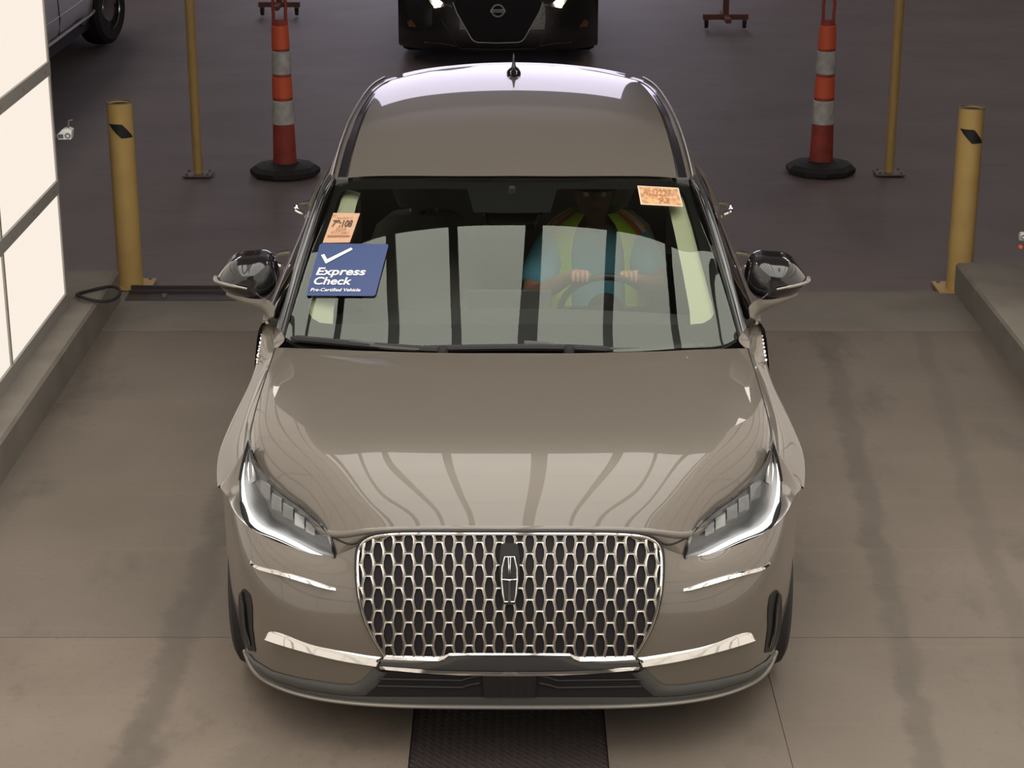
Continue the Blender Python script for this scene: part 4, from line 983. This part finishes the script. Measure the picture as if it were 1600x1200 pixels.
part('windshield', M['sideglass'], sal, lambda b: b.grid(np.array([[(cx0 + x, y, z) for x in np.linspace(-hw, hw, 7)] for y, z, hw in ((YN + 1.1, .87, .74), (YN + 1.75, 1.21, .62))])))
part('rear_glass', M['sideglass'], sal, lambda b: b.grid(np.array([[(cx0 + x, y, z) for x in np.linspace(-hw, hw, 7)] for y, z, hw in ((YN + 3.0, 1.27, .60), (YN + 3.9, .95, .68), (YN + 4.35, .9, .8), (YN + 4.4, .3, .8))])))
part('underbody', M['void'], sal, lambda b: b.box(cx0 - .7, cx0 + .7, YN + .3, YN + 4.2, .12, .3))
gpoly = [(-68, 8), (-64, 20), (-41, 60), (-34, 65), (34, 65), (41, 60), (64, 20), (68, 8), (60, -12), (-60, -12)]
sg_ = part('grille', M['void'], sal, lambda b: b.grid(np.array([[ncast(u * float(np.interp(py, [-12, 8, 20, 60, 65], [60, 68, 64, 41, 34])), py, .008) for u in np.linspace(-1, 1, 25)] for py in np.linspace(-12, 65, 20)])))
part('chrome_v', M['badge'], sg_, lambda b: b.tube([ncast(x, y, .014) for x, y in [(-70, 4), (-64, 20), (-41, 60), (-37, 63.5), (-32, 65.5), (0, 66.5), (32, 65.5), (37, 63.5), (41, 60), (64, 20), (70, 4)]], .005, 6))
part('lower_v', M['trim_grey'], sg_, lambda b: b.tube([ncast(x, y, .008) for x, y in [(-88, 30), (-66, 67), (-58, 76), (-50, 80), (0, 82), (50, 80), (58, 76), (66, 67), (88, 30)]], .004, 6))
bc = ncast(0, 17, .02)
part('badge_ring', M['badge'], sg_, lambda b: b.tube([bc + np.array((.052 * math.cos(a), 0, .050 * math.sin(a))) for a in np.linspace(0, 2 * math.pi, 33)[:-1]], .007, 8, closed=True))
part('badge_bar', M['badge'], sg_, lambda b: b.box(bc[0] - .064, bc[0] + .064, bc[1] - .012, bc[1] + .004, bc[2] - .013, bc[2] + .013), smooth=False)
text_mesh('badge_lettering', 'NISSAN', .024, M['ink'], sg_, Matrix(((1, 0, 0, bc[0]), (0, 0, -1, bc[1] - .013), (0, 1, 0, bc[2] - .0085), (0, 0, 0, 1))), align='CENTER', sx=1.25, bold=.0006)

# ================================================================== SILVER VAN AT THE LEFT
van = thing('van', 'silver van parked behind the lit wall', 'van', (0, 0, 0))
XV = -3.76
def flank(b):
    pr = [(XV - .03, .33), (XV, .37), (XV + .015, .50), (XV - .0, .80), (XV - .03, 1.05), (XV - .12, 1.6), (XV - .22, 1.9)]
    ys_v = list(np.linspace(8.2, 12.72, 12)) + list(np.linspace(12.76, 13.55, 14))
    G = []
    for y in ys_v:
        d = abs(y - 13.14); za = .33 + math.sqrt(.40 ** 2 - d ** 2) if d < .40 else .33
        G.append([(x, y, max(z, za + .002 * i)) for i, (x, z) in enumerate(pr)])
    b.grid(patch(np.array(G), len(ys_v), 24))
part('flank', M['silver'], van, flank)
part('far_flank', M['silver'], van, lambda b: b.grid(np.array([[(XV - 1.75, y, z) for y in (8.2, 14.0)] for z in (.35, 1.0, 1.9)])))
part('roof_panel', M['silver'], van, lambda b: b.grid(np.array([[(x, y, 1.9) for y in (8.2, 13.0)] for x in (XV - .22, XV - 1.0, XV - 1.75)])))
part('rear_panel', M['silver'], van, lambda b: b.box(XV - 1.75, XV - .02, 8.15, 8.2, .4, 1.9), smooth=False)
part('nose', M['silver'], van, lambda b: b.box(XV - 1.72, XV - .03, 13.55, 14.1, .35, .95))
part('rocker_molding', M['galv'], van, lambda b: b.tube([(XV + .005, 9.0, .35), (XV + .01, 11.0, .35), (XV + .01, 12.6, .35), (XV + .02, 12.70, .37)], .016, 8))
for y in (10.1, 11.35): part('door_seam', M['black'], van, lambda b: b.tube([(XV + .002, y, .37), (XV + .017, y, .50), (XV + .002, y, .80), (XV - .03, y, 1.05)], .006, 6))
part('side_crease', M['trim_grey'], van, lambda b: b.tube([(XV + .013, 9, .52), (XV + .016, 12.6, .52)], .006, 6))
part('underbody', M['void'], van, lambda b: b.box(XV - 1.7, XV - .05, 8.3, 13.9, .2, .42))
def vwheel(x, y, rot):
    e = part('tyre', M['rubber'], van, lambda b: b.lathe([(.19, -.11), (.28, -.115), (.32, -.09), (.335, -.03), (.335, .03), (.32, .09), (.28, .115), (.19, .11)], 40, (0, 0, 0), 'x'))
    e.location = (x, y, .335); e.rotation_euler = (0, 0, rot)
    part('wheel_disc', M['rim'], e, lambda b: b.lathe([(.21, .108), (.20, .09), (.13, .07), (.12, .085), (.05, .09), (0, .09)], 32, (0, 0, 0), 'x'))
    for k in range(6):
        a = k * math.pi / 3; part('vent_hole', M['void'], e, lambda b: b.lathe([(0, .086), (.022, .084), (.024, .07)], 10, (0, .165 * math.cos(a), .165 * math.sin(a)), 'x'))
vwheel(XV - .01, 13.14, R_(-14)); vwheel(XV - .12, 9.4, 0)

# ================================================================== ROLLING STANDS FAR BACK
def stand(px, py, wpx, label):
    c = U(px - 800, py, z=0); k = thing('rolling_stand', label, 'stand', (c[0], c[1], 0), 0, 'red-brown rolling stands'); w_ = wpx * (np.linalg.norm(c - np.array((0, CAMY, CAMH)))) / FPX / 2
    part('base_bar', M['redbrown'], k, lambda b: b.box(-w_, w_, -.03, .03, .085, .135), smooth=False)
    part('cross_bar', M['redbrown'], k, lambda b: b.box(-.025, .025, -.30, .30, .09, .13), smooth=False)
    part('upright', M['redbrown'], k, lambda b: b.box(-.028, .028, -.028, .028, .13, 1.5), smooth=False)
    part('top_bar', M['redbrown'], k, lambda b: b.box(-w_, w_, -.03, .03, 1.45, 1.5), smooth=False)
    for sx in (-1, 1):
        cs = part('caster', M['rubber'], k, lambda b: b.lathe([(0, -.016), (.034, -.016), (.038, -.01), (.038, .01), (.034, .016), (0, .016)], 18, (sx * (w_ - .035), 0, .038), 'x'))
        part('caster_fork', M['galv'], cs, lambda b: b.box(sx * (w_ - .035) - .022, sx * (w_ - .035) + .022, -.012, .012, .045, .088), smooth=False)
stand(1133, 44, 69, 'red-brown rolling stand standing alone right of the black sedan'); stand(437, 24, 63, 'red-brown rolling stand behind the left striped cone')
